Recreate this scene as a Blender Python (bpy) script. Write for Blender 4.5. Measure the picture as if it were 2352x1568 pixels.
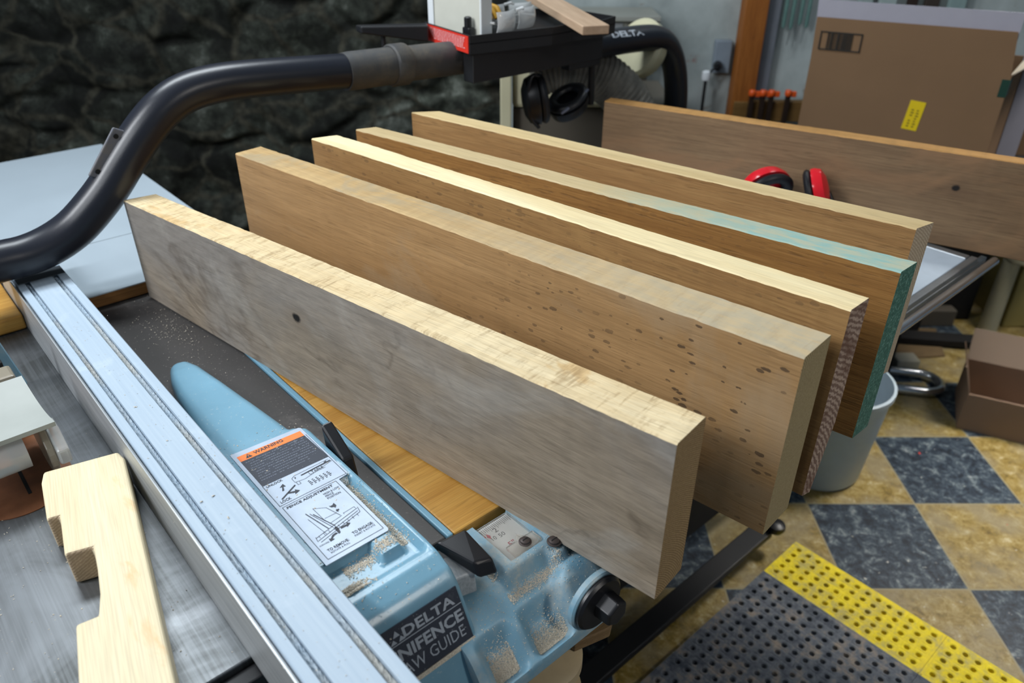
import bpy, bmesh, math, random
from math import sin, cos, pi, radians, sqrt, atan2
from mathutils import Vector, Matrix

for _o in list(bpy.data.objects):
    bpy.data.objects.remove(_o)
SC = bpy.context.scene
COL = SC.collection
random.seed(7)

# ------------------------------------------------------------------ camera
HC = 1.52                      # eye height above the floor
cam = bpy.data.cameras.new('camera')
cam.sensor_width = 36.0
cam.lens = 27.0
cam.clip_start = 0.02
cam.dof.use_dof = True
cam.dof.focus_distance = 0.98
cam.dof.aperture_fstop = 4.6
camo = bpy.data.objects.new('camera', cam)
COL.objects.link(camo)
camo.matrix_world = Matrix.Translation((0, 0, HC)) @ Matrix.Rotation(radians(90 - 31.3), 4, 'X') @ Matrix.Rotation(radians(0.2), 4, 'Z')
SC.camera = camo

# ------------------------------------------------------------------ light
SC.view_settings.view_transform = 'Standard'
SC.view_settings.look = 'None'
SC.view_settings.gamma = 1.0
SC.view_settings.exposure = 0.08
SC.view_settings.use_curve_mapping = False
world = bpy.data.worlds.new('room_ambience')
SC.world = world
world.use_nodes = True
world.node_tree.nodes['Background'].inputs[0].default_value = (0.62, 0.80, 1.0, 1)
world.node_tree.nodes['Background'].inputs[1].default_value = 0.135


def area(name, loc, target, sx, sy, power, col, spread=180):
    l = bpy.data.lights.new(name, 'AREA')
    l.shape = 'RECTANGLE'
    l.size, l.size_y, l.energy, l.color = sx, sy, power, col
    o = bpy.data.objects.new(name, l)
    COL.objects.link(o)
    o.location = loc
    l.spread = radians(spread)
    o.rotation_euler = (Vector(target) - Vector(loc)).to_track_quat('-Z', 'Y').to_euler()
    return o


area('ceiling_strip_and_fill', (-0.75, 1.75, 2.62), (-0.4, 1.1, 0.9), 1.3, 0.35, 32, (0.88, 0.95, 1.0))
area('ceiling_strip_and_fill', (-1.95, 0.15, 2.55), (0.0, 0.9, 0.9), 0.4, 1.3, 50, (0.93, 0.96, 1.0))
area('ceiling_lamp', (2.0, 1.95, 2.55), (1.6, 1.55, 0.0), 0.5, 0.5, 11, (1.0, 0.95, 0.88), 62)
area('ceiling_strip_and_fill', (-1.15, -0.55, 2.6), (0.0, 0.7, 0.9), 0.9, 0.2, 12, (0.93, 0.96, 1.0))  # added fill to brighten the guide front, no fixture known here
area('side_fill', (1.9, -0.5, 2.5), (0.45, 0.75, 1.0), 0.3, 0.3, 1.5, (1.0, 0.95, 0.88), 45)  # added fill for the dark board ends, not a known lamp
area('far_wall_lamp', (1.3, 2.45, 2.5), (1.1, 3.0, 1.0), 0.5, 0.2, 5, (0.9, 0.97, 1.0))

# ------------------------------------------------------------------ frames
A = radians(131.5)
YS = Vector((cos(A), sin(A), 0))         # along the rip fence, away from the operator
XS = Vector((sin(A), -cos(A), 0))        # along the front rail, to the right
SAWROT = A - pi / 2
SAWM = Matrix.Rotation(SAWROT, 4, 'Z')   # saw coordinates -> world
T = 0.87                                 # table height


def lin(c):
    return tuple((v / 12.92 if v <= 0.04045 else ((v + 0.055) / 1.055) ** 2.4) for v in c)


def hexc(h):
    h = h.lstrip('#')
    return lin([int(h[i:i + 2], 16) / 255 for i in (0, 2, 4)]) + (1,)


# ------------------------------------------------------------------ node helper
class NT:
    def __init__(s, name):
        s.m = bpy.data.materials.new(name)
        s.m.use_nodes = True
        s.t = s.m.node_tree
        s.p = s.t.nodes['Principled BSDF']
        s.tc = s.t.nodes.new('ShaderNodeTexCoord')

    def n(s, typ, **kw):
        nd = s.t.nodes.new(typ)
        for k, v in kw.items():
            if k.startswith('i_'):
                nd.inputs[k[2:].replace('_', ' ')].default_value = v
            else:
                setattr(nd, k, v)
        return nd

    def l(s, a, b):
        s.t.links.new(a, b)

    def coords(s, scale=(1, 1, 1), rot=(0, 0, 0), loc=(0, 0, 0)):
        mp = s.n('ShaderNodeMapping')
        mp.inputs['Scale'].default_value = scale
        mp.inputs['Rotation'].default_value = rot
        mp.inputs['Location'].default_value = loc
        s.l(s.tc.outputs['Object'], mp.inputs['Vector'])
        return mp.outputs[0]

    def noise(s, scale, detail=3, rough=0.55, vec=None, dist=0.0, sc=None, loc=(0, 0, 0)):
        nd = s.n('ShaderNodeTexNoise')
        nd.inputs['Scale'].default_value = scale
        nd.inputs['Detail'].default_value = detail
        nd.inputs['Roughness'].default_value = rough
        nd.inputs['Distortion'].default_value = dist
        s.l(vec if vec is not None else s.coords(sc or (1, 1, 1), loc=loc), nd.inputs['Vector'])
        return nd.outputs[0]

    def ramp(s, fac, stops, interp='LINEAR'):
        r = s.n('ShaderNodeValToRGB')
        r.color_ramp.interpolation = interp
        e = r.color_ramp.elements
        while len(e) < len(stops):
            e.new(0.5)
        for el, (p, c) in zip(e, stops):
            el.position = p
            if isinstance(c, (int, float)):
                c = (c, c, c, 1)
            elif isinstance(c, str):
                c = hexc(c)
            el.color = c
        s.l(fac, r.inputs[0])
        return r.outputs[0]

    def mix(s, fac, a, b, mode='MIX'):
        m = s.n('ShaderNodeMix', data_type='RGBA', blend_type=mode)
        for sock, v in ((m.inputs[0], fac), (m.inputs[6], a), (m.inputs[7], b)):
            if isinstance(v, (int, float)):
                sock.default_value = v
            elif isinstance(v, str):
                sock.default_value = hexc(v)
            elif isinstance(v, tuple):
                sock.default_value = v
            else:
                s.l(v, sock)
        return m.outputs[2]

    def math(s, op, a, b=0.0, clamp=False):
        m = s.n('ShaderNodeMath', operation=op, use_clamp=clamp)
        for sock, v in ((m.inputs[0], a), (m.inputs[1], b)):
            if isinstance(v, (int, float)):
                sock.default_value = v
            else:
                s.l(v, sock)
        return m.outputs[0]

    def bump(s, h, strength=0.3, dist=0.001):
        b = s.n('ShaderNodeBump')
        b.inputs['Strength'].default_value = strength
        b.inputs['Distance'].default_value = dist
        s.l(h, b.inputs['Height'])
        s.l(b.outputs[0], s.p.inputs['Normal'])

    def col(s, c):
        if isinstance(c, str):
            s.p.inputs['Base Color'].default_value = hexc(c)
        else:
            s.l(c, s.p.inputs['Base Color'])

    def setp(s, rough=0.5, metal=0.0, spec=0.5):
        s.p.inputs['Roughness'].default_value = rough
        s.p.inputs['Metallic'].default_value = metal
        s.p.inputs['Specular IOR Level'].default_value = spec


_mc = {}


def plain(name, c, rough=0.5, metal=0.0, spec=0.5, var=0.12, vs=30, bump=0.0, bs=400):
    """a paint / plastic / metal with a little uneven tone"""
    if name in _mc:
        return _mc[name]
    g = NT(name)
    g.setp(rough, metal, spec)
    if var:
        f = g.noise(vs, 4)
        g.col(g.mix(g.ramp(f, [(0.3, 1 - var), (0.7, 1 + 0 * var)]), c, c) if False else g.mix(1.0, c, g.ramp(f, [(0.3, 1 - var), (0.7, 1.0)]), 'MULTIPLY'))
    else:
        g.col(c)
    if bump:
        g.bump(g.noise(bs, 2), bump, 0.0005)
    _mc[name] = g.m
    return g.m


def dusty(name, c, dust='#b3a489', amount=0.5, rough=0.35, metal=0.0, scale=9, spec=0.5, speck=True):
    """surface with sawdust lying in patches and specks"""
    g = NT(name)
    f = g.noise(scale, 6, 0.65)
    f2 = g.noise(260, 2, 0.6)
    patch = g.ramp(f, [(0.62 - amount * 0.25, 0.0), (0.80 - amount * 0.15, 0.75)])
    sp = g.ramp(f2, [(0.66, 0.0), (0.72, 0.9)])
    fac = g.math('MULTIPLY', patch, g.ramp(g.noise(170, 4, 0.7), [(0.35, 0.35), (0.65, 1.0)]))
    if speck:
        fac = g.math('MAXIMUM', fac, g.math('MULTIPLY', sp, 0.55))
    base = g.mix(1.0, c, g.ramp(g.noise(14, 3), [(0.3, 0.9), (0.7, 1.0)]), 'MULTIPLY')
    g.col(g.mix(fac, base, dust))
    g.setp(rough, metal, spec)
    r = g.math('ADD', g.math('MULTIPLY', fac, 0.5), rough, True)
    g.l(r, g.p.inputs['Roughness'])
    g.bump(g.noise(350, 2), 0.12, 0.0006)
    return g.m


# ------------------------------------------------------------------ wood
def wood(name, light, dark, grain=1.0, contrast=0.6, fine=1.0, rough=0.62, stain=None, stain_amt=0.0, stain_scale=4,
         spots=0.0, spot_col='#4a3a2c', spot_x=None, cross=0.0, lines=0.0, bumpy=0.25, seed=0.0, knots=(), fibre=1.0, grad=None):
    """grain runs along the local X of the board"""
    g = NT(name)
    L = (seed, seed * 1.7, seed * 0.6)
    v = g.coords((1.2 * grain, 14 * grain, 14 * grain), loc=L)
    broad = g.noise(1.6, 4, 0.6, vec=v, dist=0.6)
    v2 = g.coords((9 * fine, 330 * fine, 330 * fine), loc=L)
    fib = g.noise(1.0, 3, 0.6, vec=v2)
    v3 = g.coords((22, 240, 240), loc=L)
    pores = g.ramp(g.noise(1.0, 2, 0.5, vec=v3), [(0.30, 1.0), (0.40, 0.0)])
    c = g.mix(g.ramp(broad, [(0.3, 0.0), (0.7, 1.0)]), dark, light)
    c = g.mix(g.math('MULTIPLY', g.ramp(fib, [(0.38, 1.0), (0.55, 0.0)]), min(1.0, 0.75 * contrast * fibre)), c, dark)
    fib2 = g.noise(1.0, 2, 0.5, vec=g.coords((16 * fine, 700 * fine, 700 * fine), loc=L))
    c = g.mix(1.0, c, g.ramp(fib2, [(0.35, 0.84), (0.6, 1.0)]), 'MULTIPLY')
    c = g.mix(g.math('MULTIPLY', pores, 0.45 * contrast), c, g.mix(0.6, dark, '#3a2a1a'))
    if stain:
        sf = g.noise(stain_scale, 5, 0.6, dist=1.2, sc=(0.6, 1, 1), loc=(seed + 3, 1, 2))
        m = g.ramp(sf, [(0.60 - 0.3 * stain_amt, 0.0), (0.66 - 0.1 * stain_amt, 0.9)])
        c = g.mix(m, c, stain)
    if lines:
        # dark mineral streaks wandering over the face
        sf = g.noise(3.6, 5, 0.6, dist=1.1, sc=(0.6, 1, 1), loc=(seed + 9, 4, 2))
        ln = g.math('SUBTRACT', 1.0, g.math('MULTIPLY', g.math('ABSOLUTE', g.math('SUBTRACT', sf, 0.5)), 42.0), True)
        gate = g.ramp(g.noise(6.5, 4, loc=(seed, 7, 1)), [(0.44, 0.0), (0.60, 1.0)])
        c = g.mix(g.math('MULTIPLY', g.math('MULTIPLY', ln, gate), lines), c, '#55493c')
        pale = g.ramp(g.noise(6.0, 5, 0.65, dist=0.8, sc=(0.6, 1, 1), loc=(seed + 5, 8, 3)), [(0.52, 0.0), (0.66, 0.55)])
        c = g.mix(pale, c, '#a29c92')
        flk = g.ramp(g.noise(1.0, 3, 0.6, vec=g.coords((28, 150, 150), loc=L)), [(0.36, 0.86), (0.62, 1.05)])
        c = g.mix(1.0, c, flk, 'MULTIPLY')
    if spots:
        vo = g.n('ShaderNodeTexVoronoi', feature='F1')
        vo.inputs['Scale'].default_value = 1.0
        g.l(g.coords((48, 110, 110), loc=L), vo.inputs['Vector'])
        sz = g.ramp(g.noise(30, 3, loc=(seed, 3, 3)), [(0.35, 0.05), (0.65, 0.34)])
        d = g.math('GREATER_THAN', sz, g.math('ADD', vo.outputs['Distance'], g.math('MULTIPLY', g.math('SUBTRACT', g.noise(220, 2), 0.5), 0.25)))
        gate = g.ramp(g.noise(7, 3, loc=(seed, 2, 5)), [(0.34, 0.0), (0.56, 0.95)])
        f = g.math('MULTIPLY', g.math('MULTIPLY', d, gate), spots)
        if spot_x:
            sx = g.n('ShaderNodeSeparateXYZ')
            g.l(g.tc.outputs['Object'], sx.inputs[0])
            mr = g.n('ShaderNodeMapRange')
            mr.inputs[1].default_value, mr.inputs[2].default_value = spot_x
            g.l(sx.outputs[0], mr.inputs[0])
            f = g.math('MULTIPLY', f, mr.outputs[0])
        c = g.mix(f, c, spot_col)
    for (kx, ky, kz, kr) in knots:
        dn = g.n('ShaderNodeVectorMath', operation='DISTANCE')
        g.l(g.coords((0.8, 1, 1)), dn.inputs[0])
        dn.inputs[1].default_value = (kx * 0.8, ky, kz)
        wob = g.math('ADD', dn.outputs['Value'], g.math('MULTIPLY', g.math('SUBTRACT', g.noise(60, 3), 0.5), kr * 0.9))
        halo = g.ramp(g.math('DIVIDE', wob, kr * 4), [(0.16, 0.55), (0.9, 0.0)])
        c = g.mix(halo, c, g.mix(0.5, dark, '#5a4634'))
        core = g.ramp(g.math('DIVIDE', wob, kr * 4), [(0.16, 1.0), (0.26, 0.0)])
        c = g.mix(core, c, '#17120e')
    if grad:
        (g0, g1, gcol) = grad
        sx = g.n('ShaderNodeSeparateXYZ')
        g.l(g.tc.outputs['Object'], sx.inputs[0])
        mr = g.n('ShaderNodeMapRange')
        mr.inputs[1].default_value, mr.inputs[2].default_value = g0, g1
        g.l(g.math('ADD', sx.outputs[0], g.math('MULTIPLY', g.math('SUBTRACT', g.noise(28, 4), 0.5), 0.16)), mr.inputs[0])
        c = g.mix(mr.outputs[0], c, gcol if not isinstance(gcol, str) else g.mix(g.ramp(g.noise(90, 3, sc=(0.35, 1, 1)), [(0.4, 0.0), (0.62, 0.45)]), gcol, light))
    if cross:
        # saw marks across the edge
        v5 = g.coords((70, 10, 10), loc=L)
        cr = g.math('SUBTRACT', 1.0, g.math('MULTIPLY', g.math('ABSOLUTE', g.math('SUBTRACT', g.noise(1.0, 3, 0.6, vec=v5), 0.5)), 14.0), True)
        gate = g.ramp(g.noise(24, 4, 0.7, loc=(seed, 1, 1)), [(0.47, 0.0), (0.60, 1.0)])
        c = g.mix(g.math('MULTIPLY', g.math('MULTIPLY', cr, gate), cross * 0.6), c, '#86693f')
        stp = g.ramp(g.noise(1.0, 1, 0.5, vec=g.coords((60, 4, 4))), [(0.4, 0.93), (0.6, 1.0)])
        c = g.mix(1.0, c, stp, 'MULTIPLY')
    g.col(c)
    g.setp(rough, 0, 0.35)
    g.bump(g.math('ADD', fib, g.math('MULTIPLY', pores, -0.6)), bumpy, 0.0012)
    return g.m


def endgrain(name, light, dark, rings=70, warp=2.0, axis_rot=(0, 0, 0), blot=None, origin=(0, 0.2, -0.3), rough=0.75, contrast=0.6):
    g = NT(name)
    w = g.n('ShaderNodeTexWave', wave_type='RINGS', rings_direction='X')
    w.inputs['Scale'].default_value = rings * 0.85
    w.inputs['Distortion'].default_value = warp
    w.inputs['Detail'].default_value = 2
    w.inputs['Detail Scale'].default_value = 3
    g.l(g.coords((1, 1, 1), loc=origin), w.inputs['Vector'])
    f = g.ramp(w.outputs['Fac'], [(0.2, 0.0), (0.75, 1.0)])
    c = g.mix(g.math('MULTIPLY', f, contrast), light, dark)
    c = g.mix(g.ramp(g.noise(500, 2), [(0.35, 0.4), (0.6, 0.0)]), c, dark)
    if blot:
        c = g.mix(g.ramp(g.noise(16, 4, dist=0.8), [(0.5, 0.0), (0.62, 0.8)]), c, blot)
    g.col(c)
    g.setp(rough, 0, 0.2)
    g.bump(w.outputs['Fac'], 0.25, 0.0008)
    return g.m


# ------------------------------------------------------------------ mesh builder
class MB:
    def __init__(s):
        s.v, s.f, s.mi = [], [], []

    def add(s, vs, fs, mi=0):
        o = len(s.v)
        s.v += [tuple(p) for p in vs]
        for f in fs:
            s.f.append(tuple(i + o for i in f))
            s.mi.append(mi)
        return s

    def box(s, x0, x1, y0, y1, z0, z1, mi=0):
        vs = [(x, y, z) for z in (z0, z1) for y in (y0, y1) for x in (x0, x1)]
        return s.add(vs, [(0, 2, 3, 1), (4, 5, 7, 6), (0, 1, 5, 4), (2, 6, 7, 3), (1, 3, 7, 5), (0, 4, 6, 2)], mi)

    def hexa(s, b, t, mi=0):
        """b, t: four corners each, counter-clockwise seen from above"""
        return s.add(list(b) + list(t), [(3, 2, 1, 0), (4, 5, 6, 7), (0, 1, 5, 4), (1, 2, 6, 5), (2, 3, 7, 6), (3, 0, 4, 7)], mi)

    def prism(s, poly, z0, z1, mi=0):
        n = len(poly)
        a = sum(poly[i][0] * poly[(i + 1) % n][1] - poly[(i + 1) % n][0] * poly[i][1] for i in range(n))
        if a < 0:
            poly = poly[::-1]
        vs = [(x, y, z0) for x, y in poly] + [(x, y, z1) for x, y in poly]
        fs = [tuple(range(n))[::-1], tuple(range(n, 2 * n))] + [(i, (i + 1) % n, n + (i + 1) % n, n + i) for i in range(n)]
        return s.add(vs, fs, mi)

    def extr(s, prof, axis, a0, a1, mi=0):
        """profile in the plane across axis ('x': (y,z), 'y': (x,z)) pushed from a0 to a1"""
        n = len(prof)
        mk = (lambda a, p: (a, p[0], p[1])) if axis == 'x' else (lambda a, p: (p[0], a, p[1]))
        vs = [mk(a0, p) for p in prof] + [mk(a1, p) for p in prof]
        fs = [tuple(range(n)), tuple(range(n, 2 * n))[::-1]] + [(i, n + i, n + (i + 1) % n, (i + 1) % n) for i in range(n)]
        return s.add(vs, fs, mi)

    def tube(s, path, r, seg=20, caps=True, mi=0):
        P = [Vector(p) for p in path]
        R = r if isinstance(r, (list, tuple)) else [r] * len(P)
        d0 = (P[1] - P[0]).normalized()
        up = Vector((0, 0, 1)) if abs(d0.z) < 0.9 else Vector((1, 0, 0))
        nrm = (up - d0 * up.dot(d0)).normalized()
        vs = []
        for i, p in enumerate(P):
            d = (P[min(i + 1, len(P) - 1)] - P[max(i - 1, 0)]).normalized()
            nrm = (nrm - d * nrm.dot(d)).normalized()
            b = d.cross(nrm)
            for k in range(seg):
                a = 2 * pi * k / seg
                vs.append(p + (nrm * cos(a) + b * sin(a)) * R[i])
        fs = []
        for i in range(len(P) - 1):
            for k in range(seg):
                k2 = (k + 1) % seg
                fs.append((i * seg + k, i * seg + k2, (i + 1) * seg + k2, (i + 1) * seg + k))
        if caps:
            fs.append(tuple(range(seg))[::-1])
            fs.append(tuple(range((len(P) - 1) * seg, len(P) * seg)))
        return s.add(vs, fs, mi)

    def lathe(s, prof, c, axis=(0, 0, 1), seg=32, mi=0, sx=1.0):
        """prof: (radius, height) pairs along axis from point c"""
        ax = Vector(axis).normalized()
        up = Vector((0, 0, 1)) if abs(ax.z) < 0.9 else Vector((1, 0, 0))
        u = (up - ax * up.dot(ax)).normalized()
        w = ax.cross(u)
        c = Vector(c)
        vs, fs = [], []
        n = len(prof)
        for r, h in prof:
            for k in range(seg):
                a = 2 * pi * k / seg
                vs.append(c + ax * h + (u * cos(a) + w * sin(a) * sx) * max(r, 1e-5))
        for i in range(n - 1):
            for k in range(seg):
                k2 = (k + 1) % seg
                fs.append((i * seg + k, i * seg + k2, (i + 1) * seg + k2, (i + 1) * seg + k))
        fs.append(tuple(range(seg))[::-1])
        fs.append(tuple(range((n - 1) * seg, n * seg)))
        return s.add(vs, fs, mi)

    def ball(s, c, r, seg=20, rings=12, sc=(1, 1, 1), rot=None, mi=0):
        vs, fs = [], []
        Rm = rot or Matrix.Identity(3)
        for i in range(rings + 1):
            t = pi * i / rings
            for k in range(seg):
                a = 2 * pi * k / seg
                p = Rm @ Vector((sin(t) * cos(a) * r * sc[0], sin(t) * sin(a) * r * sc[1], cos(t) * r * sc[2]))
                vs.append(Vector(c) + p)
        for i in range(rings):
            for k in range(seg):
                k2 = (k + 1) % seg
                fs.append((i * seg + k, (i + 1) * seg + k, (i + 1) * seg + k2, i * seg + k2))
        return s.add(vs, fs, mi)

    def grid(s, fn, nu, nv, mi=0, flip=False):
        vs = [fn(i / nu, j / nv) for j in range(nv + 1) for i in range(nu + 1)]
        fs = []
        for j in range(nv):
            for i in range(nu):
                q = (j * (nu + 1) + i, j * (nu + 1) + i + 1, (j + 1) * (nu + 1) + i + 1, (j + 1) * (nu + 1) + i)
                fs.append(q[::-1] if flip else q)
        return s.add(vs, fs, mi)

    def plate(s, fn, nu, nv, thick, mi=0):
        """curved sheet with thickness (offset downwards)"""
        top = [Vector(fn(i / nu, j / nv)) for j in range(nv + 1) for i in range(nu + 1)]
        bot = [p + Vector(thick) for p in top]
        W = nu + 1
        N = len(top)
        fs = []
        for j in range(nv):
            for i in range(nu):
                a, b, c, d = j * W + i, j * W + i + 1, (j + 1) * W + i + 1, (j + 1) * W + i
                fs += [(a, b, c, d), (N + d, N + c, N + b, N + a)]
        for i in range(nu):
            fs += [(i + 1, i, N + i, N + i + 1), (nv * W + i, nv * W + i + 1, N + nv * W + i + 1, N + nv * W + i)]
        for j in range(nv):
            fs += [(j * W, (j + 1) * W, N + (j + 1) * W, N + j * W), ((j + 1) * W + nu, j * W + nu, N + j * W + nu, N + (j + 1) * W + nu)]
        return s.add(top + bot, fs, mi)

    def build(s, name, mat, parent=None, M=None, loc=None, smooth=False, bevel=0.0, bseg=2, fix=True):
        """M: transform of the object; loc: origin in the coordinates the vertices are given in"""
        loc = Vector(loc or (0, 0, 0))
        me = bpy.data.meshes.new(name)
        if parent is not None and M is None:
            off = Vector(parent.get('_b', (0, 0, 0)))
        else:
            off = loc
        me.from_pydata([tuple(Vector(p) - off) for p in s.v], [], s.f)
        mats = mat if isinstance(mat, (list, tuple)) else [mat]
        for m in mats:
            me.materials.append(m)
        me.polygons.foreach_set('material_index', s.mi)
        if fix:
            bm = bmesh.new()
            bm.from_mesh(me)
            bmesh.ops.recalc_face_normals(bm, faces=bm.faces)
            bm.to_mesh(me)
            bm.free()
        if smooth:
            me.polygons.foreach_set('use_smooth', [True] * len(me.polygons))
            if smooth != 'all':
                me.set_sharp_from_angle(angle=radians(38))
        me.update()
        o = bpy.data.objects.new(name, me)
        COL.objects.link(o)
        if parent is not None:
            o.parent = parent
            if M is not None:
                o.matrix_local = M
        else:
            if M is None:
                M = Matrix.Identity(4)
            o.matrix_world = M @ Matrix.Translation(loc)
            o['_b'] = tuple(loc)
        if bevel:
            b = o.modifiers.new('edge', 'BEVEL')
            b.width = bevel
            b.segments = bseg
            b.limit_method = 'ANGLE'
            b.angle_limit = radians(35)
            b.harden_normals = False
        return o


def tag(o, label, cat, group=None):
    o['label'] = label
    o['category'] = cat
    if group:
        o['group'] = group
    return o


def struct(o):
    o['kind'] = 'structure'
    return o


def thing(name, label, cat, base, M=None, group=None):
    """Empty at the thing's base; children give vertices in the same coordinates as base"""
    o = bpy.data.objects.new(name, None)
    o.empty_display_size = 0.05
    COL.objects.link(o)
    o.matrix_world = (M or Matrix.Identity(4)) @ Matrix.Translation(Vector(base))
    o['_b'] = tuple(base)
    return tag(o, label, cat, group)


_tc = {}


def glyphs(txt, bold=0.0):
    """outline of a line of text as flat faces, cap height about 0.7"""
    key = (txt, bold)
    if key not in _tc:
        cu = bpy.data.curves.new('txt', 'FONT')
        cu.body = txt
        cu.size = 1.0
        cu.offset = bold
        cu.resolution_u = 2
        ob = bpy.data.objects.new('txt', cu)
        COL.objects.link(ob)
        bpy.context.view_layer.update()
        dg = bpy.context.evaluated_depsgraph_get()
        me = bpy.data.meshes.new_from_object(ob.evaluated_get(dg))
        _tc[key] = ([tuple(v.co) for v in me.vertices], [tuple(p.vertices) for p in me.polygons])
        bpy.data.objects.remove(ob)
        bpy.data.meshes.remove(me)
        bpy.data.curves.remove(cu)
    return _tc[key]


def put_text(mb, txt, x, y, w, h, place, bold=0.0, mi=0, slant=0.0):
    """fit text into the w x h box with lower left corner x, y; place maps (u, v) to a point"""
    vs, fs = glyphs(txt, bold)
    x0, x1 = min(v[0] for v in vs), max(v[0] for v in vs)
    y0, y1 = min(v[1] for v in vs), max(v[1] for v in vs)
    out = []
    for v in vs:
        u = (v[0] - x0) / (x1 - x0)
        t = (v[1] - y0) / (y1 - y0)
        out.append(place(x + u * w + slant * t * h, y + t * h))
    mb.add(out, fs, mi)


# =================================================================== setting
# floor of checkered stone tiles, one foot squares
g = NT('checkered_floor_tiles')
TS = 0.305
v = g.coords((1 / TS, 1 / TS, 1 / TS), loc=(-1.1425 / TS + 1.0, -1.6225 / TS, 0.5))
ch = g.n('ShaderNodeTexChecker')
ch.inputs['Scale'].default_value = 1.0
g.l(v, ch.inputs['Vector'])
n1 = g.noise(32, 7, 0.78, dist=0.4)
n2 = g.noise(7, 4, 0.6)
gold = g.ramp(n1, [(0.34, '#5d4c26'), (0.47, '#877238'), (0.58, '#9f8d5c'), (0.68, '#bfb598')])
gold = g.mix(g.ramp(n2, [(0.42, 0.0), (0.6, 0.65)]), gold, '#857c66')
dark = g.ramp(n1, [(0.38, '#151c25'), (0.49, '#2b3744'), (0.57, '#4e5a62'), (0.66, '#8e9494')])
c = g.mix(ch.outputs['Fac'], gold, dark)
br = g.n('ShaderNodeTexBrick')
br.offset = 0.0
br.inputs['Scale'].default_value = 1.0
br.inputs['Mortar Size'].default_value = 0.008
br.inputs['Brick Width'].default_value = 1.0
br.inputs['Row Height'].default_value = 1.0
g.l(v, br.inputs['Vector'])
c = g.mix(br.outputs['Fac'], c, '#8d8468')
c = g.mix(g.ramp(g.noise(55, 3), [(0.69, 0.0), (0.74, 0.8)]), c, '#cfcdc2')
c = g.mix(g.ramp(g.noise(21, 2, loc=(5, 5, 5)), [(0.775, 0.0), (0.785, 1.0)]), c, '#b8372a')
g.col(c)
g.setp(0.42, 0, 0.4)
g.bump(n1, 0.2, 0.0015)
M_floor = g.m
struct(MB().box(-2.4, 3.2, -0.9, 3.3, -0.05, 0.0).build('floor', M_floor))

# rubble stone wall behind the saw
g = NT('rubble_stone')
vv = g.coords((1.0, 1.0, 1.35))
wob = g.n('ShaderNodeTexNoise')
wob.inputs['Scale'].default_value = 3.0
wob.inputs['Detail'].default_value = 4
g.l(vv, wob.inputs['Vector'])
vadd = g.n('ShaderNodeVectorMath', operation='MULTIPLY_ADD')
g.l(wob.outputs['Color'], vadd.inputs[0])
vadd.inputs[1].default_value = (0.24, 0.0, 0.24)
g.l(vv, vadd.inputs[2])
vo = g.n('ShaderNodeTexVoronoi', feature='DISTANCE_TO_EDGE')
vo.inputs['Scale'].default_value = 4.6
g.l(vadd.outputs[0], vo.inputs['Vector'])
vc = g.n('ShaderNodeTexVoronoi', feature='F1')
vc.inputs['Scale'].default_value = 4.6
g.l(vadd.outputs[0], vc.inputs['Vector'])
face = g.ramp(g.noise(5.5, 9, 0.72), [(0.30, '#0c0d0b'), (0.47, '#232621'), (0.58, '#454a42'), (0.72, '#8f958c')])
tone = g.ramp(vc.outputs['Color'], [(0.15, 0.4), (0.85, 1.0)])
face = g.mix(1.0, face, tone, 'MULTIPLY')
mort = g.ramp(g.noise(30, 5), [(0.3, '#15150f'), (0.7, '#45443a')])
c = g.mix(g.ramp(vo.outputs['Distance'], [(0.02, 1.0), (0.09, 0.0)]), face, mort)
g.col(c)
g.setp(0.85, 0, 0.25)
M_stone = g.m


def stone_wall():
    from mathutils import noise as mn
    X0, X1, Z0, Z1 = -2.4, -0.02, 0.0, 2.4
    nx, nz = 250, 230

    def fn(u, w):
        x, z = X0 + (X1 - X0) * u, Z0 + (Z1 - Z0) * w
        xx = x + 0.035 * mn.noise((x * 7, z * 7, 3))
        zz = z + 0.035 * mn.noise((x * 7, z * 7, 9))
        p = (xx * 3.1, 0.37, zz * 5.0)
        d, q = mn.voronoi(p)
        e = min(1.0, max(0.0, (d[1] - d[0]) / 0.30))
        e = e * e * (3 - 2 * e)
        proud = 0.022 + 0.03 * abs(mn.noise((q[0][0] * 3.1, q[0][1], q[0][2] * 3.7)) * 2)
        y = 3.05 - proud * e - 0.012 * mn.fractal((x * 9, z * 9, 1), 1.0, 2.0, 4)
        return (x, y, z)
    mb = MB().grid(fn, nx, nz)
    mb.box(X0, X1, 3.10, 3.22, 0, 2.4)
    return mb


struct(stone_wall().build('wall_back', M_stone, smooth='all', fix=False))

g = NT('flaking_whitewash')
f = g.noise(3.2, 6, 0.62)
c = g.ramp(f, [(0.3, '#87908f'), (0.5, '#a6afae'), (0.68, '#b9c2c1')])
c = g.mix(g.ramp(g.noise(9, 7, 0.7, dist=0.6), [(0.62, 0.0), (0.68, 0.8)]), c, '#857a6c')
c = g.mix(g.ramp(g.noise(5, 5, 0.7, loc=(3, 2, 8)), [(0.69, 0.0), (0.73, 0.7)]), c, '#9b6a5c')
g.col(c)
g.setp(0.8, 0, 0.2)
g.bump(f, 0.4, 0.01)
M_wash = g.m
struct(MB().box(-0.02, 3.2, 3.02, 3.22, 0, 2.4).build('wall_right', M_wash))

# timber post against the whitewashed wall
M_post = wood('post_timber', '#a5672c', '#7c4516', grain=0.6, contrast=0.8, rough=0.6)
_pm = Matrix.Translation((0.868, 2.985, 0)) @ Matrix.Rotation(-pi / 2, 4, 'Y')
o = MB().box(0.0, 2.4, -0.034, 0.034, -0.042, 0.042).build('trim_1', M_post, M=_pm, bevel=0.004)
struct(o)
M_grey = plain('grey_strip', '#6c7179', 0.7)  # plain grey for the strip right of the post
struct(MB().box(0.912, 0.965, 2.985, 3.019, 0.0, 2.4).build('trim_2', M_grey, bevel=0.003))

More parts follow.
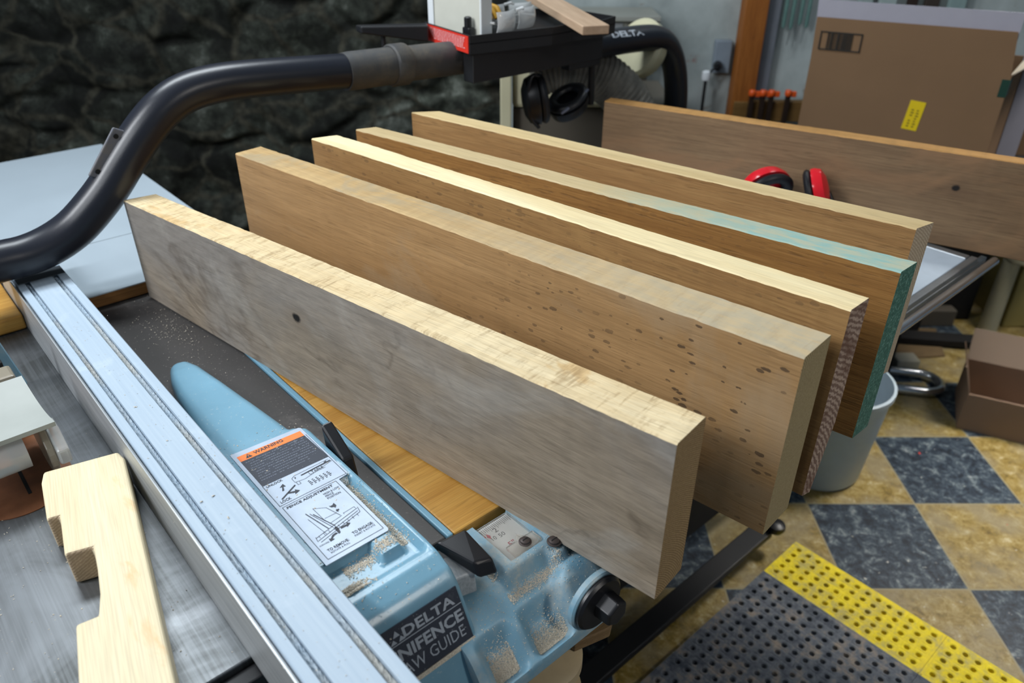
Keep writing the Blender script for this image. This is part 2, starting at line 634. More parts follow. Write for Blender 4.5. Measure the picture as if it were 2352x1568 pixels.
# =================================================================== table saw
M_cast = NT('brushed_cast_iron')
g = M_cast
f = g.noise(1.0, 4, 0.6, vec=g.coords((60, 4, 4)))
f2 = g.noise(5, 5, 0.65, dist=1.0)
f3 = g.noise(1.0, 3, 0.6, vec=g.coords((320, 5, 5)))
c = g.mix(g.ramp(f2, [(0.40, 0.0), (0.62, 1.0)]), '#7c7f82', '#565858')
c = g.mix(g.math('MULTIPLY', g.ramp(f3, [(0.4, 0.0), (0.6, 1.0)]), 0.25), c, '#94999d')
g.col(c)
g.setp(0.34, 0.85, 0.5)
g.l(g.ramp(f2, [(0.3, 0.36), (0.7, 0.5)]), g.p.inputs['Roughness'])
g.bump(g.math('ADD', f, f3), 0.10, 0.0006)
M_cast = g.m
M_wing = dusty('grey_wing_top', '#4c4a49', '#97908a', 0.25, 0.45, 0.35, scale=5)
M_blue = dusty('pale_blue_enamel', '#749fb4', '#a9b7b6', 0.15, 0.28, 0.0, scale=7)
M_bluedirt = dusty('dusty_blue_enamel', '#7199ad', '#c4baa6', 0.8, 0.45, 0.0, scale=13)
M_black = plain('black_plastic', '#15161a', 0.38, var=0.2)
M_blackm = plain('black_steel', '#141518', 0.5, var=0.2)
M_pipe = dusty('black_pipe_enamel', '#1b1e27', '#4e4c4a', 0.0, 0.33, 0.0, scale=6, speck=False)
M_saw_body = plain('saw_cabinet_paint', '#3d4446', 0.6)
M_dark = plain('dark_undercarriage', '#0d0d0e', 0.8)

saw = thing('table_saw', 'cast iron table saw with grey metal top and brown throat plate', 'table saw', (-0.1, 0.95, 0.0), SAWM)
# main top and the ground edges
mb = MB().box(-0.62, 0.205, 0.525, 1.40, 0.835, T)
mb.build('saw_table', M_cast, saw, bevel=0.002)
MB().box(0.206, 0.366, 0.527, 1.40, 0.838, T - 0.0015).build('extension_wing', M_wing, saw, bevel=0.002)
MB().box(0.3665, 0.3745, 0.524, 1.40, 0.82, T + 0.002).build('wing_edge', M_blue, saw, bevel=0.0015)
MB().box(-0.48, 0.14, 0.62, 1.24, 0.10, 0.834).build('cabinet', M_saw_body, saw, bevel=0.01)
MB().box(-0.60, 0.39, 0.505, 0.524, 0.78, 0.862).build('front_bar', M_blackm, saw, bevel=0.002)

# throat plate, a stadium of reddish brown board with the blade slot
g = NT('brown_hardboard')
c = g.ramp(g.noise(10, 6, 0.65), [(0.3, '#5f3a22'), (0.55, '#7d5034'), (0.75, '#9b7350')])
# scorch beside the slot
g.col(c)
g.setp(0.5, 0, 0.4)
M_insert = g.m
pts = []
cxs, r = 0.020, 0.060
for k in range(25):
    a = pi + pi * k / 24
    pts.append((cxs + r * cos(a), 0.882 + r + r * sin(a)))
for k in range(25):
    a = pi * k / 24
    pts.append((cxs + r * cos(a), 1.20 + r * sin(a)))
th = MB().prism(pts, T + 0.0002, T + 0.0012)
th.build('throat_plate', M_insert, saw)
MB().box(0.0245, 0.0285, 0.918, 1.13, T + 0.0013, T + 0.0017).build('blade_slot', M_dark, saw)
M_scorch = plain('scorched_board', '#c79a4e', 0.6)
M_steel = plain('blade_steel', '#a9a49a', 0.3, 0.9, var=0.3)
# blade: toothed steel disc, mostly below the table
bl = []
for k in range(80):
    a = 2 * pi * k / 80
    rr = 0.125 if k % 2 else 0.119
    bl.append((1.06 + rr * cos(a), 0.768 + rr * sin(a)))
MB().extr(bl, 'x', 0.0255, 0.0280).build('saw_blade', M_steel, saw)

# blade guard: frosted cover, clear side pieces and blue arm
M_frost = plain('frosted_cover', '#a5aaa5', 0.5, var=0.1, vs=18)
g = NT('clear_acrylic')
g.p.inputs['Base Color'].default_value = (0.93, 0.95, 0.93, 1)
g.p.inputs['Roughness'].default_value = 0.12
g.p.inputs['Transmission Weight'].default_value = 0.6
g.p.inputs['IOR'].default_value = 1.45
M_acr = g.m
g = NT('scuffed_acrylic')
g.p.inputs['Base Color'].default_value = hexc('#bdb5a2')
g.p.inputs['Roughness'].default_value = 0.28
g.p.inputs['Transmission Weight'].default_value = 0.55
g.p.inputs['IOR'].default_value = 1.4
M_acr2 = g.m

gd = thing('blade_guard', 'clear and frosted plastic blade guard hanging over the brown throat plate', 'blade guard', (0.03, 1.0, T + 0.002), SAWM)


def guard_top(u, w):
    # dips in the middle and kicks up toward its front lip
    y = 1.046 - 0.135 * w
    z = 0.960 - 0.012 * sin(pi * w)
    return (-0.075 + (0.147 + 0.005 * w) * u, y, z)


MB().plate(guard_top, 8, 14, (0, 0, -0.006)).build('cover_panel', M_frost, gd, smooth=True)
MB().tube([(-0.075, 0.929, 0.928), (0.040, 0.929, 0.928)], 0.0235, 24).build('acrylic_rod', M_acr, gd, smooth=True)
# side disc and block of clear acrylic
sp = []
for k in range(28):
    a = 2 * pi * k / 28
    sp.append((0.968 + 0.064 * cos(a), 0.911 + 0.037 * sin(a)))
MB().extr(sp, 'x', 0.058, 0.066).build('side_shield', M_acr2, gd, bevel=0.0015)
sp = [(0.900, 0.905), (0.920, 0.896), (0.955, 0.915), (0.958, 0.940), (0.930, 0.942), (0.900, 0.925)]
MB().extr(sp, 'x', 0.0665, 0.0805).build('clear_block', M_acr, gd, bevel=0.003)
MB().box(0.03, 0.066, 1.050, 1.085, T + 0.0018, 0.962).build('rear_block', M_acr2, gd, bevel=0.004)
MB().box(0.010, 0.060, 1.087, 1.10, 0.945, 0.966).build('bracket', M_dark, gd, bevel=0.002)
MB().hexa([(-0.10, 1.17, T + 0.004), (0.085, 1.17, T + 0.004), (0.085, 1.19, T + 0.004), (-0.10, 1.19, T + 0.004)],
          [(-0.10, 1.19, 0.97), (0.068, 1.17, 0.97), (0.068, 1.19, 0.97), (-0.10, 1.21, 0.97)]).build('splitter_arm', M_blue, gd, bevel=0.004)

# ------------------------------------------------------------------- rip fence
g = NT('anodised_aluminium')
f3 = g.noise(1.0, 3, 0.6, vec=g.coords((260, 6, 260)))
c = g.mix(g.ramp(f3, [(0.35, 0.0), (0.65, 1.0)]), '#a0b1c0', '#a8b8c5')
c = g.mix(g.ramp(g.noise(12, 5, 0.7), [(0.58, 0.0), (0.72, 0.3)]), c, '#c9d5de')
g.col(c)
g.setp(0.48, 0.0, 0.35)
g.bump(f3, 0.02, 0.0003)
M_alu = g.m
g = NT('bare_aluminium')
f3 = g.noise(1.0, 3, 0.6, vec=g.coords((300, 5, 300)))
g.col(g.mix(g.ramp(f3, [(0.35, 0.0), (0.65, 1.0)]), '#a9aeb1', '#c2c6c8'))
g.setp(0.42, 0.55, 0.5)
M_alu2 = g.m
g = NT('sawdust_in_groove')
f = g.noise(120, 5, 0.75)
f2 = g.noise(6, 3, 0.6)
c = g.ramp(f, [(0.3, '#8f8677'), (0.5, '#aca698'), (0.7, '#c4bfb3')])
c = g.mix(g.ramp(f2, [(0.45, 0.95), (0.66, 0.3)]), c, '#a3b4c2')
g.col(c)
g.setp(0.9, 0, 0.2)
g.bump(f, 0.6, 0.002)
M_groove = g.m

fence = thing('rip_fence', 'long pale blue aluminium rip fence lying across the saw table', 'fence', (0.17, 0.9, T), SAWM)
F0, F1 = 0.18, 1.50
ZT = 0.9462
prof = [(0.1345, T + 0.0025), (0.1345, 0.9445), (0.136, ZT), (0.1455, ZT), (0.1455, 0.9385), (0.1530, 0.9385), (0.1530, ZT), (0.1868, ZT),
        (0.1868, 0.9385), (0.1955, 0.9385), (0.1955, ZT), (0.2072, ZT), (0.2085, 0.9445), (0.2085, 0.925), (0.160, 0.925), (0.160, T + 0.0025)]
MB().extr([(a, b) for a, b in prof], 'y', F0, F1).build('extrusion', M_alu, fence, bevel=0.0006)
# face strip with its slot
prof = [(0.1275, T + 0.001), (0.1292, 0.9455), (0.1308, 0.9455), (0.1308, 0.938), (0.1344, 0.938), (0.1344, T + 0.001)]
MB().extr(prof, 'y', F0, F1).build('face_strip', M_alu2, fence, bevel=0.0004)
for a, b in ((0.1462, 0.1523), (0.1876, 0.1948)):
    rr = random.Random(int(a * 1e4))

    def gf(u, w, a=a, b=b):
        return (a + (b - a) * u, F0 + 0.01 + (F1 - F0 - 0.14) * w, 0.9402 + 0.0022 * rr.random() * (1 if 0 < u < 1 else 0.2))
    MB().plate(gf, 6, 420, (0, 0, -0.0012)).build('groove_dust', M_groove, fence)
MB().box(0.136, 0.2072, 1.368, 1.402, 0.9463, 0.9475).build('end_pad', plain('dark_slate_pad', '#2a3238', 0.6), fence)

# ------------------------------------------------------------------- fence guide (cast body)
guide = thing('fence_guide', 'pale blue enamelled fence guide casting with a silver warning label', 'fence guide', (0.30, 0.5, T + 0.003), SAWM)


def sst(a, b, t):
    t = max(0.0, min(1.0, (t - a) / (b - a)))
    return t * t * (3 - 2 * t)


def interp(tab, x):
    if x <= tab[0][0]:
        return tab[0][1]
    for (a, va), (b, vb) in zip(tab, tab[1:]):
        if x <= b:
            t = (x - a) / (b - a)
            return va + (vb - va) * t
    return tab[-1][1]


XR = [(0.378, 0.3235), (0.46, 0.3235), (0.744, 0.3215), (0.754, 0.320), (0.764, 0.3075), (0.772, 0.3035), (0.80, 0.301), (0.88, 0.2935), (0.96, 0.2875),
      (1.02, 0.2845), (1.055, 0.281), (1.068, 0.276), (1.075, 0.268)]
XL = [(0.378, 0.165), (0.70, 0.165), (0.78, 0.200), (0.82, 0.213), (0.88, 0.219), (0.95, 0.226), (1.00, 0.235), (1.035, 0.245), (1.06, 0.253), (1.075, 0.264)]
ZTOP = [(0.378, 0.765), (0.385, 0.778), (0.420, 0.844), (0.447, 0.8945), (0.452, 0.902), (0.460, 0.9095), (0.480, 0.9175), (0.50, 0.919), (0.72, 0.9195), (0.78, 0.920),
        (0.86, 0.917), (0.95, 0.911), (1.02, 0.902), (1.05, 0.895), (1.068, 0.886), (1.075, 0.878)]


def boxmask(x, y, x0, x1, y0, y1, s=0.004):
    return sst(x0 - s, x0 + s, x) * (1 - sst(x1 - s, x1 + s, x)) * sst(y0 - s, y0 + s, y) * (1 - sst(y1 - s, y1 + s, y))


def body_z(x, y):
    z = interp(ZTOP, y)
    # pocket around the raised label platform
    pocket = boxmask(x, y, 0.14, 0.313, 0.492, 0.668, 0.0035)
    plat = max(boxmask(x, y, 0.14, 0.2975, 0.535, 0.80, 0.0035), boxmask(x, y, 0.14, 0.314, 0.640, 0.80, 0.0035), boxmask(x, y, 0.272, 0.2985, 0.508, 0.56, 0.0035))
    z -= 0.011 * pocket * (1 - plat)
    # shallow step across the front
    z -= 0.0012 * boxmask(x, y, 0.14, 0.316, 0.480, 0.494, 0.001)
    # sunk field of the name plate on the sloping front
    z -= 0.003 * boxmask(x, y, 0.14, 0.3185, 0.4175, 0.4475, 0.0012)
    return z


def body_fn(u, w):
    # rows denser over the platform
    y = 0.378 + (1.075 - 0.378) * w
    xl, xr = interp(XL, y), interp(XR, y)
    rc = 0.006 if y < 0.765 else 0.012
    uu = u
    x = xl + (xr - xl) * uu
    d = min(x - xl, xr - x)
    z = body_z(x, y)
    if d < rc:
        z -= rc - sqrt(max(0.0, rc * rc - (rc - d) ** 2))
    return (x, y, z)


def closed_hf(fn, nu, nv, zb):
    """height field closed by skirts and a floor"""
    mb = MB()
    mb.grid(fn, nu, nv)
    W = nu + 1
    ring = [i for i in range(W)] + [j * W + nu for j in range(1, nv + 1)] + [nv * W + i for i in range(nu - 1, -1, -1)] + [j * W for j in range(nv - 1, 0, -1)]
    base = []
    for i in ring:
        x, y, z = mb.v[i]
        base.append((x, y, min(z - 0.002, zb(x, y))))
    o = len(mb.v)
    mb.v += base
    n = len(ring)
    for k in range(n):
        mb.f.append((ring[(k + 1) % n], ring[k], o + k, o + (k + 1) % n))
        mb.mi.append(0)
    mb.f.append(tuple(range(o, o + n))[::-1])
    mb.mi.append(0)
    return mb


NU, NV = 64, 230
closed_hf(body_fn, NU, NV, lambda x, y: T + 0.003 if y > 0.50 else 0.77).build('guide_body', M_blue, guide, smooth=True)

# right hand carriage riding on the rail
M_paper = plain('scale_paper', '#d5dbdc', 0.5, var=0.05)


def car_z(x, y):
    # heel of the casting falls from the window rim towards the front edge
    z = 0.857 - 0.012 * sst(0.50, 0.45, 0) + 0 * x
    z = 0.856 - 0.018 * (1 - sst(0.405, 0.45, y))
    z -= 0.034 * (1 - sst(0.372, 0.412, y))
    # raised U of the window
    rim = boxmask(x, y, 0.380, 0.60, 0.436, 0.60, 0.006)
    z += 0.017 * rim
    # boss of the screw on the right
    dx, dy = x - 0.452, y - 0.437
    z += 0.016 * (1 - sst(0.010, 0.019, sqrt(dx * dx + dy * dy))) * (1 - rim)
    # boss of the end cap
    dx, dy = x - 0.458, y - 0.392
    z += 0.020 * (1 - sst(0.020, 0.046, sqrt(dx * dx + dy * dy)))
    # two hollows in front of the ridge
    z -= 0.018 * boxmask(x, y, 0.316, 0.356, 0.377, 0.410, 0.0075)
    z -= 0.018 * boxmask(x, y, 0.376, 0.424, 0.377, 0.410, 0.0075)
    # window well
    z -= 0.012 * boxmask(x, y, 0.398, 0.447, 0.449, 0.62, 0.0012)
    z -= 0.010 * boxmask(x, y, 0.33, 0.3795, 0.500, 0.60, 0.004)
    return z


def car_fn(u, w):
    x = 0.300 + 0.196 * u
    y = 0.370 + 0.146 * w
    z = car_z(x, y)
    d = y - 0.370
    if d < 0.006:
        z -= 0.006 - sqrt(max(0, 0.036e-3 - (0.006 - d) ** 2))
    return (x, y, z)


closed_hf(car_fn, 110, 90, lambda x, y: 0.785).build('rail_carriage', M_bluedirt, guide, smooth=True)
# scale, cursor and screws
MB().box(0.385, 0.4465, 0.4495, 0.5140, 0.8615, 0.8635).build('scale_tape', M_paper, guide)
mb = MB()
zt = 0.8637
for i in range(26):
    x = 0.386 + i * 0.0024
    mb.box(x, x + 0.0004, 0.509 - (0.004 if i % 4 else 0.0065), 0.5135, zt, zt + 0.0002)
pl = lambda z, x0=0, y0=0: (lambda u, t: (u, t, z))
put_text(mb, '0', 0.3905, 0.486, 0.004, 0.006, pl(zt))
put_text(mb, '10', 0.4065, 0.490, 0.006, 0.006, pl(zt))
put_text(mb, '50', 0.4165, 0.489, 0.008, 0.006, pl(zt))
put_text(mb, '2', 0.4165, 0.4985, 0.005, 0.007, pl(zt))
mb.build('scale_marks', plain('black_ink', '#1b1c22', 0.6), guide)
mb = MB()
put_text(mb, '5 IN', 0.3935, 0.4995, 0.010, 0.005, pl(zt), 0.01)
mb.add([(0.4065, 0.494, zt), (0.409, 0.499, zt), (0.4065, 0.504, zt), (0.404, 0.499, zt)], [(0, 1, 2, 3)])
put_text(mb, '5"', 0.416, 0.470, 0.009, 0.008, pl(zt), 0.01)
put_text(mb, 'F', 0.3872, 0.4985, 0.0025, 0.005, pl(zt), 0.01)
mb.build('red_scale_marks', plain('red_ink', '#b03345', 0.6), guide)
g = NT('clear_cursor')
g.p.inputs['Base Color'].default_value = (0.93, 0.9, 0.86, 1)
g.p.inputs['Roughness'].default_value = 0.18
g.p.inputs['Transmission Weight'].default_value = 0.93
g.p.inputs['IOR'].default_value = 1.2
M_cur = g.m
MB().box(0.3990, 0.4462, 0.4500, 0.5135, 0.8665, 0.8685).build('cursor_window', M_cur, guide, bevel=0.0006)
MB().prism([(0.405, 0.451), (0.4455, 0.451), (0.4455, 0.467), (0.432, 0.467), (0.427, 0.476), (0.422, 0.467), (0.405, 0.467)], 0.8687, 0.8735).build('cursor_block', M_cur, guide, bevel=0.0008)
M_screw = plain('dull_screw', '#5b5250', 0.45, 0.6, var=0.3)
for (x, y, z, rr) in ((0.4265, 0.4585, 0.8738, 0.0060), (0.4515, 0.437, 0.8738, 0.0068)):
    mb = MB().lathe([(rr * 1.25, 0), (rr * 1.25, 0.0008), (rr, 0.0012), (rr * 0.92, 0.0032), (rr * 0.5, 0.0042), (0, 0.0044)], (x, y, z), seg=24)
    sc_ = mb.build('screw', M_screw, guide, smooth=True)
    MB().box(x - rr * 0.6, x + rr * 0.6, y - 0.0006, y + 0.0006, z + 0.0040, z + 0.0046).build('screw_slot', M_dark, guide)
# end cap: black disc facing the operator with a hexagonal hub
cc = (0.453, 0.373, 0.834)
MB().lathe([(0.038, 0.0), (0.038, 0.006), (0.036, 0.008)], (cc[0], cc[1] + 0.004, cc[2]), (0, -1, 0), 40).build('rail_cap_ring', M_bluedirt, guide, smooth=True)
MB().lathe([(0.034, 0.0), (0.034, 0.006), (0.031, 0.009), (0.012, 0.010)], (cc[0], cc[1] - 0.002, cc[2]), (0, -1, 0.0), 40).build('rail_cap', M_black, guide, smooth=True)
MB().lathe([(0.0175, 0.0), (0.0165, 0.020), (0.0145, 0.022)], (cc[0] + 0.004, cc[1] - 0.010, cc[2]), (0, -1, 0), 6).build('cap_hub', M_black, guide, bevel=0.0015)

# lever handles on the right flank
def lever(path, w, t, name='lever'):
    """flat bar bent along a path of (x, y, z); w across (x), t thick"""
    mb = MB()
    P = [Vector(p) for p in path]
    vs, fs = [], []
    for i, p in enumerate(P):
        d = (P[min(i + 1, len(P) - 1)] - P[max(i - 1, 0)]).normalized()
        side = Vector((1, 0.25, 0)).normalized()
        n = d.cross(side).normalized()
        for a, b in ((-1, -1), (1, -1), (1, 1), (-1, 1)):
            vs.append(p + side * a * w / 2 + n * b * t / 2)
    for i in range(len(P) - 1):
        for k in range(4):
            fs.append((i * 4 + k, i * 4 + (k + 1) % 4, (i + 1) * 4 + (k + 1) % 4, (i + 1) * 4 + k))
    fs += [(3, 2, 1, 0), tuple(range(len(P) * 4 - 4, len(P) * 4))]
    return mb.add(vs, fs)


MB().hexa([(0.322, 0.664, 0.885), (0.338, 0.664, 0.885), (0.338, 0.712, 0.895), (0.322, 0.712, 0.895)],
          [(0.322, 0.672, 0.915), (0.338, 0.672, 0.915), (0.3395, 0.722, 0.940), (0.3235, 0.722, 0.940)]).build('lever', M_black, guide, bevel=0.003)
MB().tube([(0.318, 0.70, 0.905), (0.33, 0.705, 0.908)], 0.006, 16).build('lever_pivot', M_alu2, guide, smooth=True)
MB().hexa([(0.348, 0.444, 0.884), (0.372, 0.440, 0.878), (0.372, 0.500, 0.893), (0.332, 0.505, 0.893)],
          [(0.348, 0.452, 0.902), (0.370, 0.447, 0.897), (0.368, 0.492, 0.907), (0.332, 0.497, 0.907)]).build('lever', M_black, guide, bevel=0.003)
MB().hexa([(0.322, 0.455, 0.862), (0.350, 0.450, 0.858), (0.352, 0.480, 0.868), (0.322, 0.480, 0.868)],
          [(0.322, 0.462, 0.884), (0.352, 0.456, 0.882), (0.354, 0.486, 0.892), (0.322, 0.486, 0.892)]).build('lever_pivot', M_alu2, guide, bevel=0.002)

MB().box(0.135, 0.1645, 0.455, 0.503, 0.78, 0.856).build('guide_foot', M_blue, guide, bevel=0.004)

# ---- silver warning label with its print
M_silver = plain('silver_label', '#a9b6c6', 0.42, 0.15, var=0.1, vs=60)
M_ink = dusty('dark_label_ink', '#232a38', '#8b8f94', 0.12, 0.55, scale=16)
M_orange = plain('orange_print', '#ee7a2c', 0.5, var=0.06)
M_line = plain('label_line_ink', '#242a36', 0.55, var=0.15)
ZL = 0.9207


def lz(x, y):
    return 0.9207


pts = [(0.222, 0.534), (0.2965, 0.534), (0.2985, 0.537), (0.2990, 0.640), (0.3100, 0.6415), (0.3130, 0.645), (0.3125, 0.756), (0.3100, 0.7585), (0.222, 0.7635)]
lab = MB().prism(pts, 0.9197, ZL).build('warning_label', M_silver, guide)
zi = ZL + 0.0002
zi2 = ZL + 0.0004
P2 = lambda z: (lambda u, t: (u, t, z))


def lpart(mb, name, mat):
    o = mb.build(name, mat, lab, M=Matrix.Identity(4))
    for vv_ in o.data.vertices:
        pass
    return o


# label children use the guide's base, so re-base the label to the same origin
lab['_b'] = guide['_b']
MB().add([(0.2265, 0.7430, zi), (0.3085, 0.7395, zi), (0.3085, 0.7510, zi), (0.2265, 0.7545, zi)], [(0, 1, 2, 3)]).build('orange_band', M_orange, lab)
MB().add([(0.2265, 0.6860, zi), (0.3105, 0.6835, zi), (0.3085, 0.7392, zi), (0.2265, 0.7427, zi)], [(0, 1, 2, 3)]).build('dark_panel', M_ink, lab)


def line(mb, a, b, w=0.0005, z=zi2):
    a, b = Vector((a[0], a[1], 0)), Vector((b[0], b[1], 0))
    d = (b - a).normalized()
    n = Vector((-d.y, d.x, 0)) * w / 2
    mb.add([(p.x, p.y, z) for p in (a - n, b - n, b + n, a + n)], [(0, 1, 2, 3)])


def poly(mb, pts, z=zi2):
    mb.add([(x, y, z) for x, y in pts], [tuple(range(len(pts)))])


mb = MB()
put_text(mb, 'WARNING', 0.2455, 0.7455, 0.038, 0.0062, P2(zi2), 0.02)
poly(mb, [(0.2345, 0.7448), (0.2425, 0.7445), (0.2385, 0.7525)])
# frames
for a, b in (((0.2265, 0.6430), (0.3105, 0.6430)), ((0.2265, 0.6430), (0.2265, 0.6860)), ((0.3105, 0.6430), (0.3105, 0.7400)),
             ((0.2275, 0.6395), (0.2945, 0.6395)), ((0.2275, 0.6395), (0.2275, 0.5400)), ((0.2275, 0.5400), (0.2945, 0.5400)), ((0.2945, 0.5400), (0.2945, 0.6395))):
    line(mb, a, b)
put_text(mb, 'UNLOCK', 0.2295, 0.6800, 0.0195, 0.0038, P2(zi2), 0.015)
put_text(mb, 'LOCK', 0.2300, 0.6460, 0.0125, 0.0042, P2(zi2), 0.015)
put_text(mb, 'TABLE', 0.2810, 0.6700, 0.0150, 0.0036, P2(zi2), 0.0)
put_text(mb, 'FENCE ADJUSTMENT', 0.2310, 0.6325, 0.0570, 0.0048, P2(zi2), 0.02)
put_text(mb, 'HIGH & LOW', 0.2725, 0.6270, 0.0200, 0.0032, P2(zi2), 0.005)
put_text(mb, 'FENCE', 0.2725, 0.6225, 0.0100, 0.0032, P2(zi2), 0.005)
put_text(mb, 'POSITION', 0.2725, 0.6180, 0.0165, 0.0032, P2(zi2), 0.005)
put_text(mb, 'TO ENGAGE:', 0.2655, 0.5530, 0.0250, 0.0040, P2(zi2), 0.012)
put_text(mb, 'INSERT & ROTATE', 0.2655, 0.5490, 0.0250, 0.0026, P2(zi2), 0.0)
put_text(mb, 'TO REMOVE:', 0.2330, 0.5485, 0.0250, 0.0040, P2(zi2), 0.012)
put_text(mb, 'ROTATE & PULL', 0.2345, 0.5445, 0.0220, 0.0026, P2(zi2), 0.0)
put_text(mb, 'FORWARD', 0.2300, 0.5600, 0.0110, 0.0022, P2(zi2), 0.0)
# upper diagram: fence body, rail, table and lever
for a, b in (((0.2580, 0.6680), (0.2580, 0.6760)), ((0.2580, 0.6760), (0.2625, 0.6790)), ((0.2625, 0.6790), (0.3080, 0.6800)), ((0.2580, 0.6680), (0.2700, 0.6660)),
             ((0.2700, 0.6660), (0.3090, 0.6745)), ((0.2590, 0.6620), (0.2590, 0.6680)), ((0.2590, 0.6620), (0.2625, 0.6620)), ((0.2625, 0.6620), (0.2625, 0.6670)),
             ((0.2780, 0.6750), (0.3095, 0.6750)), ((0.2780, 0.6690), (0.2980, 0.6690)), ((0.2780, 0.6690), (0.2780, 0.6750))):
    line(mb, a, b, 0.0004)
line(mb, (0.2690, 0.6745), (0.3085, 0.6765), 0.0016)
line(mb, (0.2335, 0.6520), (0.2560, 0.6640), 0.0018)
poly(mb, [(0.2610, 0.6730), (0.2625, 0.6745), (0.2625, 0.6770), (0.2610, 0.6755)])
poly(mb, [(0.3010, 0.6770), (0.3040, 0.6778), (0.3040, 0.6790), (0.3005, 0.6782)])
# arrows unlock / lock
poly(mb, [(0.2400, 0.6640), (0.2425, 0.6640), (0.2445, 0.6700), (0.2470, 0.6692), (0.2460, 0.6750), (0.2405, 0.6712), (0.2430, 0.6705)])
poly(mb, [(0.2430, 0.6560), (0.2500, 0.6525), (0.2490, 0.6500), (0.2560, 0.6525), (0.2520, 0.6575), (0.2512, 0.6550), (0.2445, 0.6580)])
for k in range(4):
    for q in range(6):
        w = 0.0026 + 0.001 * ((k * 7 + q * 3) % 3)
        line(mb, (0.2700 + q * 0.0048, 0.6600 - k * 0.0026), (0.2700 + q * 0.0048 + w * 0.8, 0.6600 - k * 0.0026), 0.0009)
# lower diagram: fence standing in its guide
for a, b, w in (((0.2420, 0.6140), (0.2500, 0.5780), 0.0010), ((0.2455, 0.6110), (0.2545, 0.5770), 0.0006), ((0.2480, 0.6080), (0.2575, 0.5770), 0.0010),
                ((0.2400, 0.6050), (0.2445, 0.5720), 0.0004), ((0.2520, 0.6160), (0.2640, 0.6080), 0.0004), ((0.2520, 0.6160), (0.2530, 0.5900), 0.0004),
                ((0.2640, 0.6080), (0.2700, 0.5870), 0.0005), ((0.2540, 0.5940), (0.2690, 0.5935), 0.0004), ((0.2560, 0.5840), (0.2710, 0.5860), 0.0004),
                ((0.2330, 0.5690), (0.2880, 0.5810), 0.0005), ((0.2330, 0.5740), (0.2890, 0.5850), 0.0005), ((0.2340, 0.5655), (0.2890, 0.5780), 0.0005),
                ((0.2320, 0.5680), (0.2330, 0.5755), 0.0005), ((0.2890, 0.5780), (0.2905, 0.5860), 0.0005), ((0.2740, 0.5880), (0.2880, 0.5890), 0.0004),
                ((0.2740, 0.5860), (0.2740, 0.5885), 0.0004), ((0.2880, 0.5862), (0.2880, 0.5890), 0.0004)):
    line(mb, a, b, w)
for k in range(9):
    x = 0.2365 + k * 0.0060
    line(mb, (x, 0.5690 + 0.2 * k * 0.0013 + 0.002), (x, 0.5735 + 0.2 * k * 0.0013 + 0.002), 0.0004)
poly(mb, [(0.2545, 0.5640), (0.2570, 0.5650), (0.2585, 0.5720), (0.2575, 0.5760), (0.2555, 0.5755), (0.2545, 0.5700)])
poly(mb, [(0.2600, 0.5690), (0.2670, 0.5685), (0.2660, 0.5665), (0.2720, 0.5700), (0.2690, 0.5735), (0.2680, 0.5710), (0.2605, 0.5715)])
poly(mb, [(0.2530, 0.5680), (0.2480, 0.5670), (0.2440, 0.5635), (0.2425, 0.5650), (0.2420, 0.5600), (0.2475, 0.5605), (0.2458, 0.5625), (0.2495, 0.5650), (0.2540, 0.5655)])
poly(mb, [(0.2675, 0.6085), (0.2690, 0.6070), (0.2715, 0.6070), (0.2740, 0.6090), (0.2745, 0.6040), (0.2720, 0.6010), (0.2710, 0.6035), (0.2685, 0.6045)])
poly(mb, [(0.2695, 0.5960), (0.2715, 0.5990), (0.2715, 0.5975), (0.2735, 0.5975), (0.2735, 0.5955), (0.2715, 0.5952), (0.2715, 0.5930)])
mb.build('label_print', M_line, lab)
# worn rows of small type on the dark panel: broken light strokes
mb = MB()
rr = random.Random(3)
for k in range(10):
    y = 0.7375 - k * 0.0046
    x = 0.2300 + rr.random() * 0.001
    xe = 0.304 - (0.0 if k < 8 else 0.012)
    while x < xe:
        w = rr.uniform(0.0008, 0.0030)
        if rr.random() < 0.85:
            yy = y - (x - 0.23) * 0.02
            line(mb, (x, yy), (x + w, yy), 0.0012)
        x += w + 0.0008
mb.build('small_print', plain('worn_silver_ink', '#6d7583', 0.6, var=0.2), lab)
mb = MB()
put_text(mb, '!', 0.2379, 0.7460, 0.0012, 0.0042, P2(zi2 + 0.0001), 0.02)
mb.build('warning_mark', M_orange, lab)

# ---- name plate on the sloping front face
fy0, fz0, fy1, fz1 = 0.4465, 0.8940, 0.4190, 0.8425      # top and bottom of the plate
pd = Vector((0, fy0 - fy1, fz0 - fz1))
pn = Vector((1, 0, 0)).cross(pd.normalized())            # faces up and toward the operator
PW0, PW1 = 0.1700, 0.3180


def on_plate(lift):
    def f_(u, t):
        return Vector((u, fy1, fz1)) + pd * t + pn * lift
    return f_


